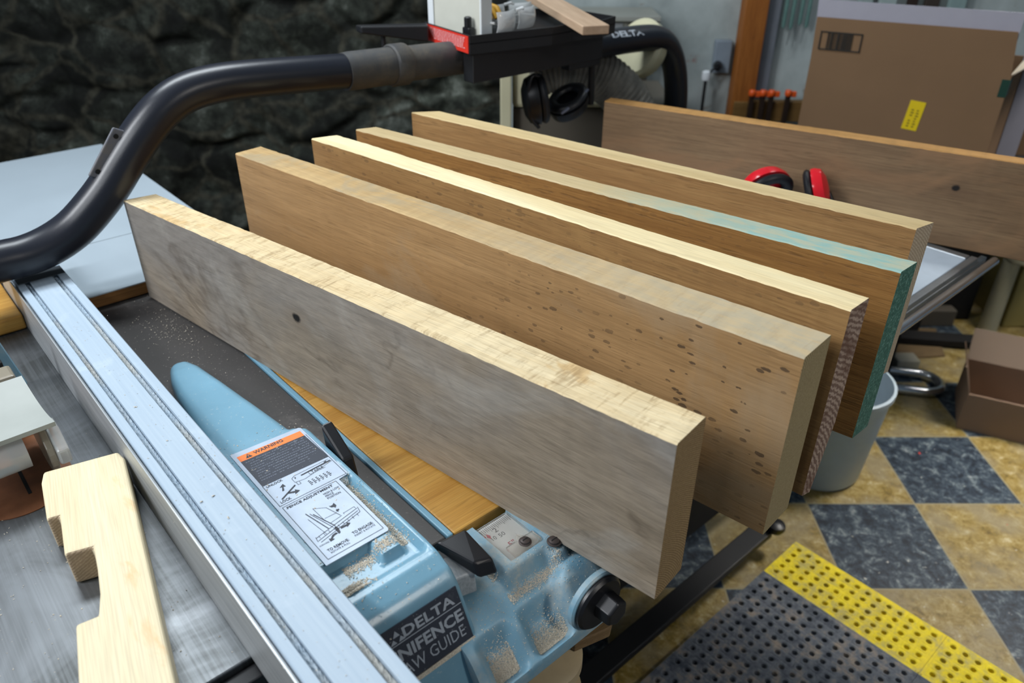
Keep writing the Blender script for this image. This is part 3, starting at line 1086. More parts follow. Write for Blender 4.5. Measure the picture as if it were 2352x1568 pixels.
q = on_plate(0.0006)
qb = on_plate(-0.004)
plate = MB().hexa([qb(PW0, 0), qb(PW1, 0), qb(PW1, 1), qb(PW0, 1)], [q(PW0, 0), q(PW1, 0), q(PW1, 1), q(PW0, 1)]).build('name_plate', M_ink, guide)
plate['_b'] = guide['_b']
mb = MB()
q2 = on_plate(0.0009)
put_text(mb, 'DELTA', 0.2482, 0.725, 0.0629, 0.185, q2, 0.025)
put_text(mb, 'UNIFENCE', 0.2225, 0.38, 0.0923, 0.22, q2, 0.03)
put_text(mb, 'SAW GUIDE', 0.2300, 0.11, 0.0815, 0.21, q2, 0.0)
mb.add([q2(0.1750, 0.675), q2(0.3178, 0.675), q2(0.3178, 0.692), q2(0.1750, 0.692)], [(0, 1, 2, 3)])
for tri in (((0.2320, 0.712), (0.2398, 0.712), (0.2365, 0.795)), ((0.2418, 0.712), (0.2495, 0.712), (0.2452, 0.800)), ((0.2370, 0.815), (0.2448, 0.815), (0.2410, 0.925))):
    mb.add([q2(*p) for p in tri], [(0, 1, 2)])
mb.build('plate_lettering', plain('silver_lettering', '#a3abb4', 0.45, 0.2, var=0.15), plate)
q = on_plate(0.0012)
M_dust = NT('loose_sawdust')
g = M_dust
f = g.noise(700, 3, 0.8)
g.col(g.ramp(f, [(0.3, '#b0a492'), (0.5, '#d6ccb9'), (0.7, '#f0e9da')]))
g.setp(0.95, 0, 0.1)
g.bump(f, 0.8, 0.002)
M_dust = g.m
MB().hexa([qb(0.18, -0.10), qb(0.3195, -0.10), qb(0.3195, -0.01), qb(0.18, -0.01)], [q(0.18, -0.09), q(0.3195, -0.09), q(0.3195, -0.01), q(0.18, -0.01)]).build('plate_ledge', M_dust, guide)


# loose sawdust lying in the pockets of the guide
def chips(mb, n, fx, sz, seed):
    rr = random.Random(seed)
    for _ in range(n):
        p = fx(rr)
        s_ = sz * rr.uniform(0.4, 1.3)
        a = rr.uniform(0, pi)
        t = rr.uniform(-0.6, 0.6)
        d = Vector((cos(a), sin(a), t)) * s_
        e = Vector((-sin(a), cos(a), rr.uniform(-0.4, 0.4))) * s_ * rr.uniform(0.25, 0.7)
        c_ = Vector(p)
        h = Vector((0, 0, s_ * 0.25))
        mb.add([c_ - d - e, c_ + d - e * 0.6, c_ + d * 0.7 + e, c_ - d * 0.8 + e, c_ + h], [(3, 2, 1, 0), (0, 1, 4), (1, 2, 4), (2, 3, 4), (3, 0, 4)])


def body_pt(x, y, lift=0.0006):
    return (x, y, body_z(x, y) + lift)


sd = MB()
# heap and lines
chips(sd, 1500, lambda r_: (lambda x, y: body_pt(x, y, 0.0004 + 0.0035 * r_.random() * max(0, 1 - ((x - 0.232) / 0.014) ** 2)))(0.2145 + abs(r_.gauss(0, 0.014)), r_.uniform(0.488, 0.505)), 0.0011, 1)
chips(sd, 1700, lambda r_: (lambda x, y: body_pt(x, y, 0.0007))(min(0.3155, 0.3065 + r_.gauss(0, 0.003)), r_.uniform(0.515, 0.665)), 0.0009, 2)
chips(sd, 1100, lambda r_: (lambda x, y: body_pt(x, y, 0.0007))(r_.uniform(0.235, 0.305), 0.522 + r_.gauss(0, 0.004)), 0.0009, 3)
chips(sd, 500, lambda r_: (lambda x, y: body_pt(x, y))(r_.uniform(0.215, 0.318), r_.uniform(0.455, 0.79)), 0.0008, 4)
chips(sd, 60, lambda r_: (lambda x, y: body_pt(x, y, 0.0012))(r_.uniform(0.222, 0.31), r_.uniform(0.53, 0.75)), 0.0016, 14)
o = sd.build('sawdust', M_dust, M=SAWM, loc=(0.28, 0.55, 0.91))
o['kind'] = 'stuff'
tag(o, 'pale sawdust and chips lying in the hollows around the warning label', 'sawdust')
sd = MB()


def car_pt(x, y, lift=0.0007):
    return (x, y, car_z(x, y) + lift)


chips(sd, 3600, lambda r_: (lambda x, y: car_pt(x, y))(r_.uniform(0.322, 0.352), 0.383 + abs(r_.gauss(0, 0.009))), 0.0008, 5)
chips(sd, 3000, lambda r_: (lambda x, y: car_pt(x, y))(r_.uniform(0.380, 0.422), 0.381 + abs(r_.gauss(0, 0.008))), 0.0008, 6)
chips(sd, 1500, lambda r_: (lambda x: car_pt(x, 0.426 + r_.gauss(0, 0.003)))(r_.uniform(0.375, 0.45)), 0.0007, 7)
chips(sd, 700, lambda r_: (lambda x: car_pt(x, r_.uniform(0.45, 0.497)))(0.3755 + r_.gauss(0, 0.0018)), 0.0007, 8)
chips(sd, 700, lambda r_: car_pt(r_.uniform(0.33, 0.48), r_.uniform(0.38, 0.45)), 0.0006, 9)
o = sd.build('sawdust', M_dust, M=SAWM, loc=(0.38, 0.42, 0.86))
o['kind'] = 'stuff'
tag(o, 'fine sawdust caught in the two front hollows of the blue rail casting', 'sawdust')
sd = MB()
chips(sd, 260, lambda r_: (r_.choice((0.140, 0.17, 0.17, 0.201)) + r_.gauss(0, 0.006), r_.uniform(0.3, 1.2), ZT + 0.0006), 0.0006, 10)
chips(sd, 9, lambda r_: (r_.uniform(0.155, 0.185), r_.uniform(0.3, 0.9), ZT + 0.0008), 0.0018, 11)
chips(sd, 500, lambda r_: (r_.uniform(-0.25, 0.12), r_.uniform(0.54, 1.0), T + 0.0006), 0.0008, 12)
chips(sd, 260, lambda r_: (r_.gauss(0.305, 0.02), r_.gauss(1.2, 0.07), T + 0.0006), 0.0008, 13)
o = sd.build('sawdust', M_dust, M=SAWM, loc=(0.1, 0.7, T))
o['kind'] = 'stuff'
tag(o, 'scattered specks of sawdust on the fence top and iron table', 'sawdust')

# ------------------------------------------------------------------- front rail
M_chrome = plain('bright_steel', '#c9ced3', 0.22, 0.95, var=0.1)
M_alum = plain('satin_aluminium', '#9ba1a6', 0.35, 0.8, var=0.15)
rail = thing('front_rail', 'long steel fence rail running under the board ends along the table front', 'rail', (0.9, 0.44, 0.80), SAWM)
MB().box(0.505, 1.67, 0.428, 0.440, 0.846, 0.858).build('rail_bar', M_alum, rail, bevel=0.002)
MB().tube([(0.505, 0.408, 0.862), (1.65, 0.408, 0.862)], 0.0085, 20).build('rail_tube', M_chrome, rail, smooth=True)
MB().box(0.505, 1.66, 0.441, 0.524, 0.825, 0.830).build('rail_bracket', M_blackm, rail, bevel=0.001)

# extension table: plywood section and pale laminate section on dark legs
g_ply = wood('yellow_plywood', '#c99c50', '#a97833', grain=1.5, contrast=0.5, rough=0.42)
M_plyedge = wood('plywood_edge', '#8a6c3a', '#654b24', grain=1.2, contrast=0.9, rough=0.7)
ext = thing('extension_table', 'yellow plywood extension table holding up the row of boards', 'table', (1.0, 0.9, 0.0), SAWM)
o = MB()
o.box(0.376, 1.22, 0.525, 1.40, 0.842, T - 0.0005)
o.build('table_top', g_ply, ext, bevel=0.0025)
M_lam = plain('pale_laminate', '#b9c6d2', 0.3, var=0.08)
MB().box(1.222, 1.600, 0.445, 1.40, 0.850, T - 0.0008).build('laminate_top', M_lam, ext, bevel=0.002)
MB().extr([(0.430, 0.846), (0.430, T + 0.0), (0.444, T + 0.0), (0.444, 0.846)], 'x', 1.222, 1.622).build('edge_trim', M_alum, ext, bevel=0.002)
MB().box(1.601, 1.622, 0.445, 1.40, 0.846, T).build('edge_trim', M_alum, ext, bevel=0.003)
for (x, y) in ((1.18, 1.05), (1.55, 1.05), (1.18, 1.3), (1.55, 1.3)):
    MB().box(x - 0.02, x + 0.02, y - 0.02, y + 0.02, 0.13, 0.841).build('leg', M_blackm, ext, bevel=0.003)
MB().box(0.46, 1.58, 0.60, 0.63, 0.70, 0.841).build('apron', M_dark, ext, bevel=0.003)
MB().box(0.20, 1.55, 0.75, 0.77, 0.10, 0.70).build('skirt_panel', M_dark, ext)

# mobile base: black bar near the floor with its caster
mbase = thing('mobile_base', 'black steel mobile base bar running low along the saw front', 'mobile base', (0.9, 0.67, 0.0), SAWM)
MB().box(-0.50, 1.46, 0.630, 0.682, 0.055, 0.075).build('base_bar', M_blackm, mbase, bevel=0.003)
MB().box(-0.50, 1.46, 0.664, 0.684, 0.02, 0.056).build('base_bar_flange', M_blackm, mbase, bevel=0.003)
MB().lathe([(0.030, 0), (0.034, 0.006), (0.034, 0.024), (0.030, 0.03)], (1.475, 0.655, 0.040), (0, 1, 0), 24).build('caster', M_black, mbase, smooth=True)
MB().lathe([(0.020, 0), (0.024, 0.01), (0.022, 0.02), (0.01, 0.026)], (1.468, 0.630, 0.075), (0, 0, 1), 24).build('levelling_knob', M_black, mbase, smooth=True)

# cream hand wheel boxes under the carriage
M_cream = plain('cream_plastic', '#b8a684', 0.5, var=0.12)
dr = thing('flanged_drum', 'cream flanged drum hanging under the rail below the blue casting', 'drum', (0.50, 0.49, 0.50), SAWM)
MB().lathe([(0.055, 0), (0.062, 0.006), (0.062, 0.020), (0.044, 0.024), (0.044, 0.075), (0.060, 0.079), (0.060, 0.095), (0.052, 0.10)], (0.487, 0.490, 0.50), (0, 0, 1), 48).build('drum_body', M_cream, dr, smooth=True)
MB().box(0.484, 0.490, 0.426, 0.4275, 0.506, 0.512).build('drum_pin', M_dark, dr)
MB().box(0.49, 0.52, 0.50, 0.53, 0.595, 0.85).build('drum_bracket', M_blackm, dr)
o = MB().prism([(0.520, 0.455), (0.575, 0.440), (0.600, 0.455), (0.585, 0.500), (0.520, 0.520)], 0.60, 0.62).build('wood_wedge', wood('wedge_wood', '#8d7553', '#6d563a'), M=SAWM, loc=(0.55, 0.47, 0.60), bevel=0.002)
tag(o, 'small brown wood wedge sticking out under the black rail cap', 'wood block')

# ------------------------------------------------------------------- outfeed panels behind the saw
M_mel = plain('white_melamine', '#a2afb8', 0.32, var=0.07, vs=6)
M_core = wood('panel_core', '#8a6338', '#6d4a24', grain=1.0, contrast=0.6)
for nm, y0, y1, lab_ in (('melamine_sheet', 1.360, 1.596, 'narrow white melamine panel with brown edge right behind the saw table'),
                         ('melamine_sheet', 1.599, 2.270, 'large white melamine panel in front of the dark stone wall')):
    x1 = 0.524 if y1 > 2 else 0.520
    tp = thing(nm, lab_, 'panel', (0.3, (y0 + y1) / 2, T + 0.002), SAWM)
    MB().prism([(0.145, y0), (x1 - 0.0, y0), (x1, y1), (0.145, y1)], T + 0.0015, T + 0.0225).build('core', M_core, tp)
    MB().prism([(0.144, y0 - 0.0005), (x1 + 0.0005, y0 - 0.0005), (x1 + 0.0005, y1 + 0.0005), (0.144, y1 + 0.0005)], T + 0.0227, T + 0.0245).build('laminate', M_mel, tp)
tp = thing('outfeed_stand', 'dark outfeed stand carrying the white melamine panels', 'stand', (0.3, 1.8, 0), SAWM)
MB().box(-0.60, 0.50, 1.45, 2.24, 0.82, T + 0.0008).build('stand_top', M_dark, tp)
for (x, y) in ((-0.5, 1.6), (0.45, 1.6), (-0.5, 2.2), (0.45, 2.2)):
    MB().box(x - 0.025, x + 0.025, y - 0.025, y + 0.025, 0, 0.819).build('leg', M_dark, tp)
o = MB().box(-0.60, 0.1265, 1.362, 1.60, T + 0.0015, T + 0.027).build('plywood_strip', g_ply, M=SAWM, loc=(-0.2, 1.45, T + 0.0015), bevel=0.003)
tag(o, 'orange plywood board on the table behind the blade guard', 'board')
o = MB().box(-0.60, 0.1265, 1.605, 2.20, T + 0.0015, T + 0.0225).build('melamine_sheet', M_mel, M=SAWM, loc=(-0.2, 1.9, T + 0.0015), bevel=0.002)
tag(o, 'white panel under the black pipe at the left edge', 'panel')

# ------------------------------------------------------------------- pine push block with notches
M_pine = wood('pale_pine', '#e8ddbf', '#dccba4', grain=0.5, contrast=0.12, rough=0.55, bumpy=0.12, stain='#d9b88a', stain_amt=0.05, stain_scale=9)
M_pinee = endgrain('pine_end', '#b39f84', '#8d7a63', rings=110, contrast=0.5)
# frame: X along the block (towards the operator), Y to the block's right side
pe = [(0.045, 0.888), (0.122, 0.869), (0.126, 0.866)]
pa, pb = Vector((0.0, 0.0)), None
outl = [(0.0455, 0.887), (0.1245, 0.868), (0.1265, 0.850), (0.0575, 0.506), (0.045, 0.44), (-0.042, 0.44), (-0.006, 0.565), (0.0100, 0.631), (0.0295, 0.628),
        (0.0390, 0.655), (0.0470, 0.690), (0.0530, 0.723), (0.0270, 0.731), (0.0395, 0.7955), (0.0270, 0.799), (0.0385, 0.868)]
pdir = Vector((0.0575 - 0.1265, 0.506 - 0.850)).normalized()
pang = atan2(pdir.y, pdir.x)
PM = SAWM @ Matrix.Translation((0.04, 0.65, T + 0.001)) @ Matrix.Rotation(pang, 4, 'Z')
inv = Matrix.Rotation(-pang, 2)
loc_out = [tuple(inv @ (Vector(p) - Vector((0.04, 0.65)))) for p in outl]
mb = MB().prism(loc_out, 0.0, 0.0445)
# notch walls show end grain
for i, f_ in enumerate(mb.f):
    if len(f_) == 4:
        a, b = Vector(mb.v[f_[0]]), Vector(mb.v[f_[1]])
        d = (b - a)
        if abs(d.x) < abs(d.y) * 0.9:
            mb.mi[i] = 1
o = mb.build('push_block', [M_pine, M_pinee], M=PM, bevel=0.0035, bseg=3)
tag(o, 'notched pale pine push block lying on the iron saw table', 'wood block')

# ------------------------------------------------------------------- the oak boards
def board(name, c, h, mats, label, group, chamfer=None, seed=1, rough=0.0006, n=90):
    """c: four top corners in world: near-left, far-left, near-right, far-right (near = facing the camera)"""
    nl, fl, nr, fr = [Vector(p) for p in c]
    zb = T + 0.0006
    d = Vector((nr.x - nl.x, nr.y - nl.y, 0))
    Lx = d.length
    ang = atan2(d.y, d.x)
    org = Vector((nl.x, nl.y, zb))
    M = Matrix.Translation(org) @ Matrix.Rotation(ang, 4, 'Z')
    Mi = M.inverted()
    nl, fl, nr, fr = [Mi @ p for p in (nl, fl, nr, fr)]
    rr = random.Random(seed)
    mb = MB()
    from mathutils import noise as mn

    def ring(t):
        a = nl.lerp(nr, t)
        b = fl.lerp(fr, t)
        zt_a, zt_b = a.z, b.z
        w = 0.0010 * mn.noise((t * 60, seed, 0)) + 0.0005 * rr.uniform(-1, 1)
        w2 = 0.0010 * mn.noise((t * 60, seed, 5)) + 0.0005 * rr.uniform(-1, 1)
        bow = 0.0012 * mn.noise((t * 5, seed, 9))
        e = 0.0018
        pts_ = [(a.x, a.y, 0 + e), (a.x, a.y + e, 0)]
        if chamfer:
            cw, chh = chamfer
            k = max(0.0, (t - 0.25) / 0.75)
            pts_ += [(b.x, b.y - e - cw * k, 0.0), (b.x, b.y, e + chh * k)]
        else:
            pts_ += [(b.x, b.y - e, 0.0), (b.x, b.y, e)]
        pts_ += [(b.x, b.y, zt_b - e + w2 * 0.5), (b.x, b.y - e + w2, zt_b + bow), (a.x, a.y + e + w, zt_a + bow), (a.x, a.y + w * 0.4, zt_a - e + w * 0.6)]
        return pts_
    for i in range(n + 1):
        mb.v += ring(i / n)
    K = 8
    # faces: 0-1 bottom edge chamfer, 1-2 bottom, 2-3, 3-4 far face, 4-5, 5-6 top, 6-7, 7-0 near face
    mi = [0, 0, 0, 0, 1, 1, 1, 0]
    for i in range(n):
        for k in range(K):
            mb.f.append((i * K + k, (i + 1) * K + k, (i + 1) * K + (k + 1) % K, i * K + (k + 1) % K))
            mb.mi.append(mi[k])
    mb.f.append(tuple(range(K)))
    mb.mi.append(2)
    mb.f.append(tuple(range(n * K, n * K + K))[::-1])
    mb.mi.append(3 if len(mats) > 3 else 2)
    o = mb.build(name, mats, M=M)
    o.data.polygons.foreach_set('use_smooth', [False] * len(o.data.polygons))
    return tag(o, label, 'board', group)


GRP = 'oak boards standing on edge on the saw extension'
E1 = endgrain('oak_end_brown', '#9c8562', '#634d32', rings=150, warp=1.5, origin=(0, 0.06, 0.05), contrast=0.55)
E2 = endgrain('oak_end_olive', '#96896a', '#6a5c3d', rings=120, warp=2.2, origin=(0, 0.03, -0.2), contrast=0.5)
E3 = endgrain('oak_end_purple', '#a08e80', '#543c33', rings=55, warp=4.0, origin=(0, 0.10, 0.02), blot='#5a4034', contrast=0.75)
E5 = endgrain('oak_end_grey', '#b3a590', '#84735e', rings=100, warp=2.0, origin=(0, 0.08, -0.1), contrast=0.5)
EL = endgrain('oak_end_left', '#b99a66', '#9a7a48', rings=120, contrast=0.4)
F1 = wood('oak_face_grey_stained', '#a39582', '#8b7d6a', contrast=0.45, grain=0.8, fibre=0.6, stain='#857f78', stain_amt=0.85, stain_scale=3.0, lines=0.5, seed=2.0,
          knots=((0.459, 0.0, 0.126, 0.0085),), bumpy=0.3)
T1 = wood('oak_edge_sawn_pale', '#e3d3ae', '#d0b88c', contrast=0.5, cross=0.9, rough=0.7, seed=4.0, bumpy=0.35, stain='#c6a878', stain_amt=0.0, stain_scale=7)
F2 = wood('oak_face_speckled', '#b89263', '#99764c', contrast=0.6, grain=0.8, spots=0.85, spot_x=(0.35, 0.80), seed=6.0, stain='#a58a68', stain_amt=0.35, stain_scale=4)
T2 = wood('oak_edge_greyed', '#c7ac7e', '#b19261', contrast=0.5, seed=8.0, rough=0.7, cross=0.3, grad=(0.40, 0.95, '#ada289'), stain='#a08f70', stain_amt=0.1, stain_scale=9)
F3 = wood('oak_face_orange', '#ae8855', '#916c41', contrast=0.9, seed=10.0, spots=0.35, stain='#a5804f', stain_amt=0.15)
T3 = wood('oak_edge_fresh', '#ecdfb6', '#dcc798', contrast=0.3, seed=12.0, rough=0.6)
F4 = wood('oak_face_open_grain', '#ae8046', '#8f6534', contrast=1.2, seed=14.0, spots=0.2)
T4 = wood('oak_edge_part_painted', '#c4b087', '#b09a6f', contrast=0.5, seed=16.0, rough=0.65, grad=(0.50, 0.80, '#8aaba3'))
g = NT('teal_end_paint')
f = g.noise(260, 3, 0.7)
g.col(g.ramp(f, [(0.3, '#27473f'), (0.55, '#3c655a'), (0.75, '#7fa197')]))
g.setp(0.7, 0, 0.3)
g.bump(f, 0.6, 0.0015)
E4 = g.m
F5 = wood('oak_face_tan', '#b08a58', '#967044', contrast=0.9, seed=18.0)
T5 = wood('oak_edge_cream', '#d2bd8e', '#bfa677', contrast=0.4, seed=20.0, rough=0.65)
F6 = wood('oak_face_brown_weathered', '#8d7355', '#705840', contrast=0.7, grain=0.8, seed=22.0, stain='#8a6a4c', stain_amt=0.3, knots=((0.771, 0.0, 0.122, 0.007),))
T6 = wood('oak_edge_amber', '#c6975a', '#a87a3f', contrast=0.7, seed=24.0, rough=0.7, cross=0.3)

board('oak_board', [(-0.65, 1.217, 1.053), (-0.604, 1.243, 1.055), (0.15, 0.547, 1.079), (0.186, 0.59, 1.079)], 0.2, [F1, T1, EL, E1],
      'oak board nearest the blue casting with a grey stained knotted face', GRP, seed=1)
board('oak_board', [(-0.476, 1.292, 1.11), (-0.442, 1.332, 1.11), (0.289, 0.64, 1.113), (0.332, 0.686, 1.113)], 0.24, [F2, T2, EL, E2],
      'thick oak board with a dark speckled face and greyed top edge', GRP, seed=2)
board('oak_board', [(-0.356, 1.346, 1.12), (-0.314, 1.368, 1.12), (0.355, 0.705, 1.131), (0.386, 0.734, 1.131)], 0.25, [F3, T3, EL, E3],
      'oak board with fresh cream top edge and purple brown end grain', GRP, chamfer=(0.026, 0.09), seed=3)
board('oak_board', [(-0.291, 1.421, 1.115), (-0.255, 1.439, 1.115), (0.459, 0.818, 1.12), (0.492, 0.848, 1.12)], 0.25, [F4, T4, EL, E4],
      'oak board with teal green paint on its end and top edge', GRP, seed=4)
board('oak_board', [(-0.204, 1.561, 1.11), (-0.148, 1.571, 1.11), (0.543, 0.961, 1.115), (0.577, 0.984, 1.115)], 0.25, [F5, T5, EL, E5],
      'plain tan oak board standing between the teal ended board and the red earmuffs', GRP, seed=5)
board('oak_board', [(0.218, 1.858, 1.06), (0.238, 1.892, 1.06), (1.240, 1.235, 1.06), (1.258, 1.268, 1.06)], 0.2, [F6, T6, EL, E5],
      'long brown weathered oak board standing in front of the big cardboard box', GRP, seed=6)

# ------------------------------------------------------------------- overarm dust pipe and tray
def S2(x, y, z):
    return (x, y, z)


PY = 1.37
pz = [(-0.30, 0.985), (-0.10, 0.985), (0.06, 0.988), (0.126, 0.992), (0.163, 0.990), (0.202, 0.998), (0.240, 1.014), (0.273, 1.038), (0.310, 1.070), (0.348, 1.112), (0.387, 1.152),
      (0.424, 1.182), (0.464, 1.201), (0.512, 1.208), (0.575, 1.208), (0.80, 1.192)]
# smooth the measured path
def smooth_path(p, it=3):
    for _ in range(it):
        q_ = [p[0]]
        for a, b in zip(p, p[1:]):
            q_ += [tuple(a[i] * 0.75 + b[i] * 0.25 for i in range(len(a))), tuple(a[i] * 0.25 + b[i] * 0.75 for i in range(len(a)))]
        q_.append(p[-1])
        p = q_
    return p


pipe = thing('dust_pipe', 'curved black dust pipe arching from the left over the board ends', 'pipe', (0.5, PY, 1.0), SAWM)
path = smooth_path([(x, PY, z) for x, z in pz], 2)
MB().tube(path, 0.0325, 32).build('left_bend', M_pipe, pipe, smooth=True)
M_pipe_d = dusty('dust_coated_pipe', '#393a3b', '#6f6656', 0.7, 0.6, 0.0, scale=10, speck=False)
MB().tube([(0.775, PY, 1.1925), (0.790, PY, 1.1922), (0.895, PY, 1.189)], [0.035, 0.036, 0.036], 32).build('coupling', M_pipe_d, pipe, smooth=True)
MB().tube([(0.880, PY, 1.1898), (0.884, PY, 1.1896), (0.915, PY, 1.1888), (0.919, PY, 1.1886)], [0.038, 0.041, 0.041, 0.038], 32).build('collar', M_pipe_d, pipe, smooth=True)
MB().tube([(0.918, PY, 1.1886), (1.15, PY, 1.180)], 0.0345, 32).build('dusty_tube', M_pipe_d, pipe, smooth=True)
rp = [(1.13, PY, 1.178), (1.49, PY, 1.160), (1.66, PY, 1.156), (1.72, PY, 1.150), (1.765, PY, 1.130), (1.80, PY, 1.090), (1.825, PY, 1.035), (1.838, PY, 0.96), (1.842, PY, 0.85), (1.842, PY, 0.5), (1.842, PY, 0.0)]
MB().tube(smooth_path(rp, 2), 0.0330, 32).build('right_bend', M_pipe, pipe, smooth=True)
# mounting lug on the left bend
lm = MB().hexa([(0.282, PY - 0.012, 1.099), (0.312, PY - 0.014, 1.084), (0.312, PY - 0.008, 1.084), (0.282, PY - 0.006, 1.099)],
               [(0.338, PY - 0.012, 1.168), (0.368, PY - 0.014, 1.152), (0.368, PY - 0.008, 1.152), (0.338, PY - 0.006, 1.168)])
lug = lm.build('mounting_lug', dusty('grey_steel_lug', '#6a6c73', '#9d8a64', 0.3, 0.5, 0.4), pipe, bevel=0.002)
lug['_b'] = pipe['_b']
for x, z in ((0.297, 1.104), (0.338, 1.154)):
    MB().lathe([(0.004, 0), (0.004, 0.001)], (x, PY - 0.0135, z), (0, -1, 0), 14).build('bolt_hole', M_dark, lug)
# raised lettering on the right bend
mb = MB()


def on_pipe(u, t):
    a = t
    return (u, PY - cos(a) * 0.0351, 1.1785 - (u - 1.13) * 0.05 + sin(a) * 0.0351)


put_text(mb, 'DELTA', 1.515, 0.50, 0.120, 0.50, on_pipe, 0.03)
mb.build('pipe_lettering', plain('white_lettering', '#b9c0c8', 0.5), pipe, fix=False)

# tray on the pipe
tray = thing('tool_tray', 'black steel tray with a red warning label clamped on the dust pipe', 'tray', (1.25, 1.37, 1.21), SAWM)
TZ = 1.228
ta = (1.055, 1.490)
tb = (1.025, 1.290)
tc_ = (1.225, 1.257)
td = (1.290, 1.262)
te = (1.375, 1.250)
poly_t = [ta, tb, tc_, td, te, (1.44, 1.27), (1.44, 1.44), (1.36, 1.490)]
MB().prism(poly_t, TZ - 0.004, TZ - 0.001).build('tray_floor', M_blackm, tray)


def wall_strip(pts_, z0, z1, th):
    mb = MB()
    for (x0, y0), (x1, y1) in zip(pts_, pts_[1:]):
        d = Vector((x1 - x0, y1 - y0, 0)).normalized()
        n = Vector((-d.y, d.x, 0)) * th
        a, b = Vector((x0, y0, 0)), Vector((x1, y1, 0))
        mb.hexa([(p.x, p.y, z0) for p in (a, b, b + n, a + n)], [(p.x, p.y, z1) for p in (a, b, b + n, a + n)])
    return mb


wall_strip(poly_t + [ta], TZ - 0.023, TZ + 0.013, 0.003).build('tray_rim', M_blackm, tray)
# red label on the left face
M_red = plain('red_label', '#d8301f', 0.5, var=0.06)
A2, B2 = Vector((ta[0], ta[1], 0)), Vector((tb[0], tb[1], 0))
dl = (A2 - B2)
nl_ = Vector((-1, 0.15, 0)).normalized()


def on_left(lift):
    def f_(u, t):
        p = B2 + dl * u + nl_ * lift
        return (p.x, p.y, TZ - 0.022 + 0.033 * t)
    return f_


q = on_left(0.0015)
qb = on_left(-0.0005)
rl = MB().hexa([qb(0.03, 0), qb(0.95, 0), q(0.95, 0), q(0.03, 0)], [qb(0.03, 1), qb(0.95, 1), q(0.95, 1), q(0.03, 1)]).build('red_label', M_red, tray)
rl['_b'] = tray['_b']
mb = MB()
q = on_left(0.0022)
rr = random.Random(8)
for k in range(7):
    t = 0.84 - k * 0.10
    u = 0.88 - 0.02 * k
    ue = 0.12
    while u > ue:
        w = rr.uniform(0.012, 0.05)
        mb.add([q(u, t), q(u - w, t), q(u - w, t + 0.06), q(u, t + 0.06)], [(0, 1, 2, 3)])
        u -= w + 0.012
mb.build('label_print', plain('pink_print', '#e3a6a6', 0.6), rl, fix=False)
# arm reaching left from the tray and a clamp screw
MB().hexa([(0.900, 1.50, TZ + 0.004), (1.03, 1.44, TZ - 0.020), (1.050, 1.47, TZ - 0.020), (0.905, 1.53, TZ + 0.004)],
          [(0.900, 1.50, TZ + 0.018), (1.03, 1.44, TZ + 0.014), (1.050, 1.47, TZ + 0.014), (0.905, 1.53, TZ + 0.018)]).build('tray_arm', M_blackm, tray, bevel=0.003)
MB().tube([(0.950, 1.495, TZ + 0.004), (0.950, 1.495, TZ - 0.075)], 0.005, 12).build('arm_rod', M_blackm, tray)
MB().box(1.330, 1.435, 1.305, 1.334, TZ - 0.10, TZ - 0.006).build('pipe_clamp', M_blackm, tray, bevel=0.003)
MB().box(1.04, 1.435, 1.300, 1.334, TZ - 0.085, TZ - 0.024).build('clamp_plate', M_blackm, tray, bevel=0.002)
# hook that carries the earmuffs
MB().tube([(1.432, 1.33, TZ - 0.06), (1.434, 1.33, 1.10), (1.436, 1.33, 1.03)], 0.0085, 12).build('hook_rod', M_blackm, tray)

# things in the tray
bn = thing('parts_bin', 'translucent white plastic bin standing on the left end of the black tray', 'bin', (1.078, 1.4, TZ), SAWM)
M_bin = plain('milky_plastic', '#c9c9bd', 0.4, var=0.06)
M_binr = plain('milky_rim', '#dde2e4', 0.35, var=0.04)
mb = MB()
zb0, zb1 = TZ + 0.0005, 1.36
x0, x1, y0, y1 = 1.066, 1.090, 1.306, 1.484
mb.box(x0, x1, y0, y1, zb0, zb0 + 0.003)
mb.box(x0, x0 + 0.003, y0, y1, zb0 + 0.003, zb1)
mb.box(x1 - 0.003, x1, y0, y1, zb0 + 0.003, zb1)
mb.box(x0 + 0.003, x1 - 0.003, y0, y0 + 0.003, zb0 + 0.003, zb1)
mb.box(x0 + 0.003, x1 - 0.003, y1 - 0.003, y1, zb0 + 0.003, zb1)
mb.build('bin_body', M_bin, bn)
MB().box(x0 - 0.003, x1 + 0.003, y0 - 0.006, y0 - 0.0005, zb0, zb1).build('bin_rim', M_binr, bn, bevel=0.002)
MB().box(x0 - 0.003, x0 - 0.0005, y1 - 0.02, y1, zb0, zb1).build('bin_rim', M_binr, bn, bevel=0.001)
cl = thing('spring_clip', 'small black clip gripping the lower corner of the white bin', 'clip', (1.053, 1.33, TZ), SAWM)
MB().box(1.046, 1.0615, 1.320, 1.342, TZ + 0.0006, TZ + 0.022).build('jaw', M_black, cl, bevel=0.002)
MB().lathe([(0.008, 0), (0.008, 0.018), (0.005, 0.02)], (1.053, 1.331, TZ + 0.0225), (0, 0, 1), 14).build('grip', M_black, cl, smooth=True)

g = NT('glossy_clear_lens')
g.p.inputs['Base Color'].default_value = (0.9, 0.92, 0.92, 1)
g.p.inputs['Roughness'].default_value = 0.06
g.p.inputs['Transmission Weight'].default_value = 0.45
g.p.inputs['IOR'].default_value = 1.45
M_lens = g.m


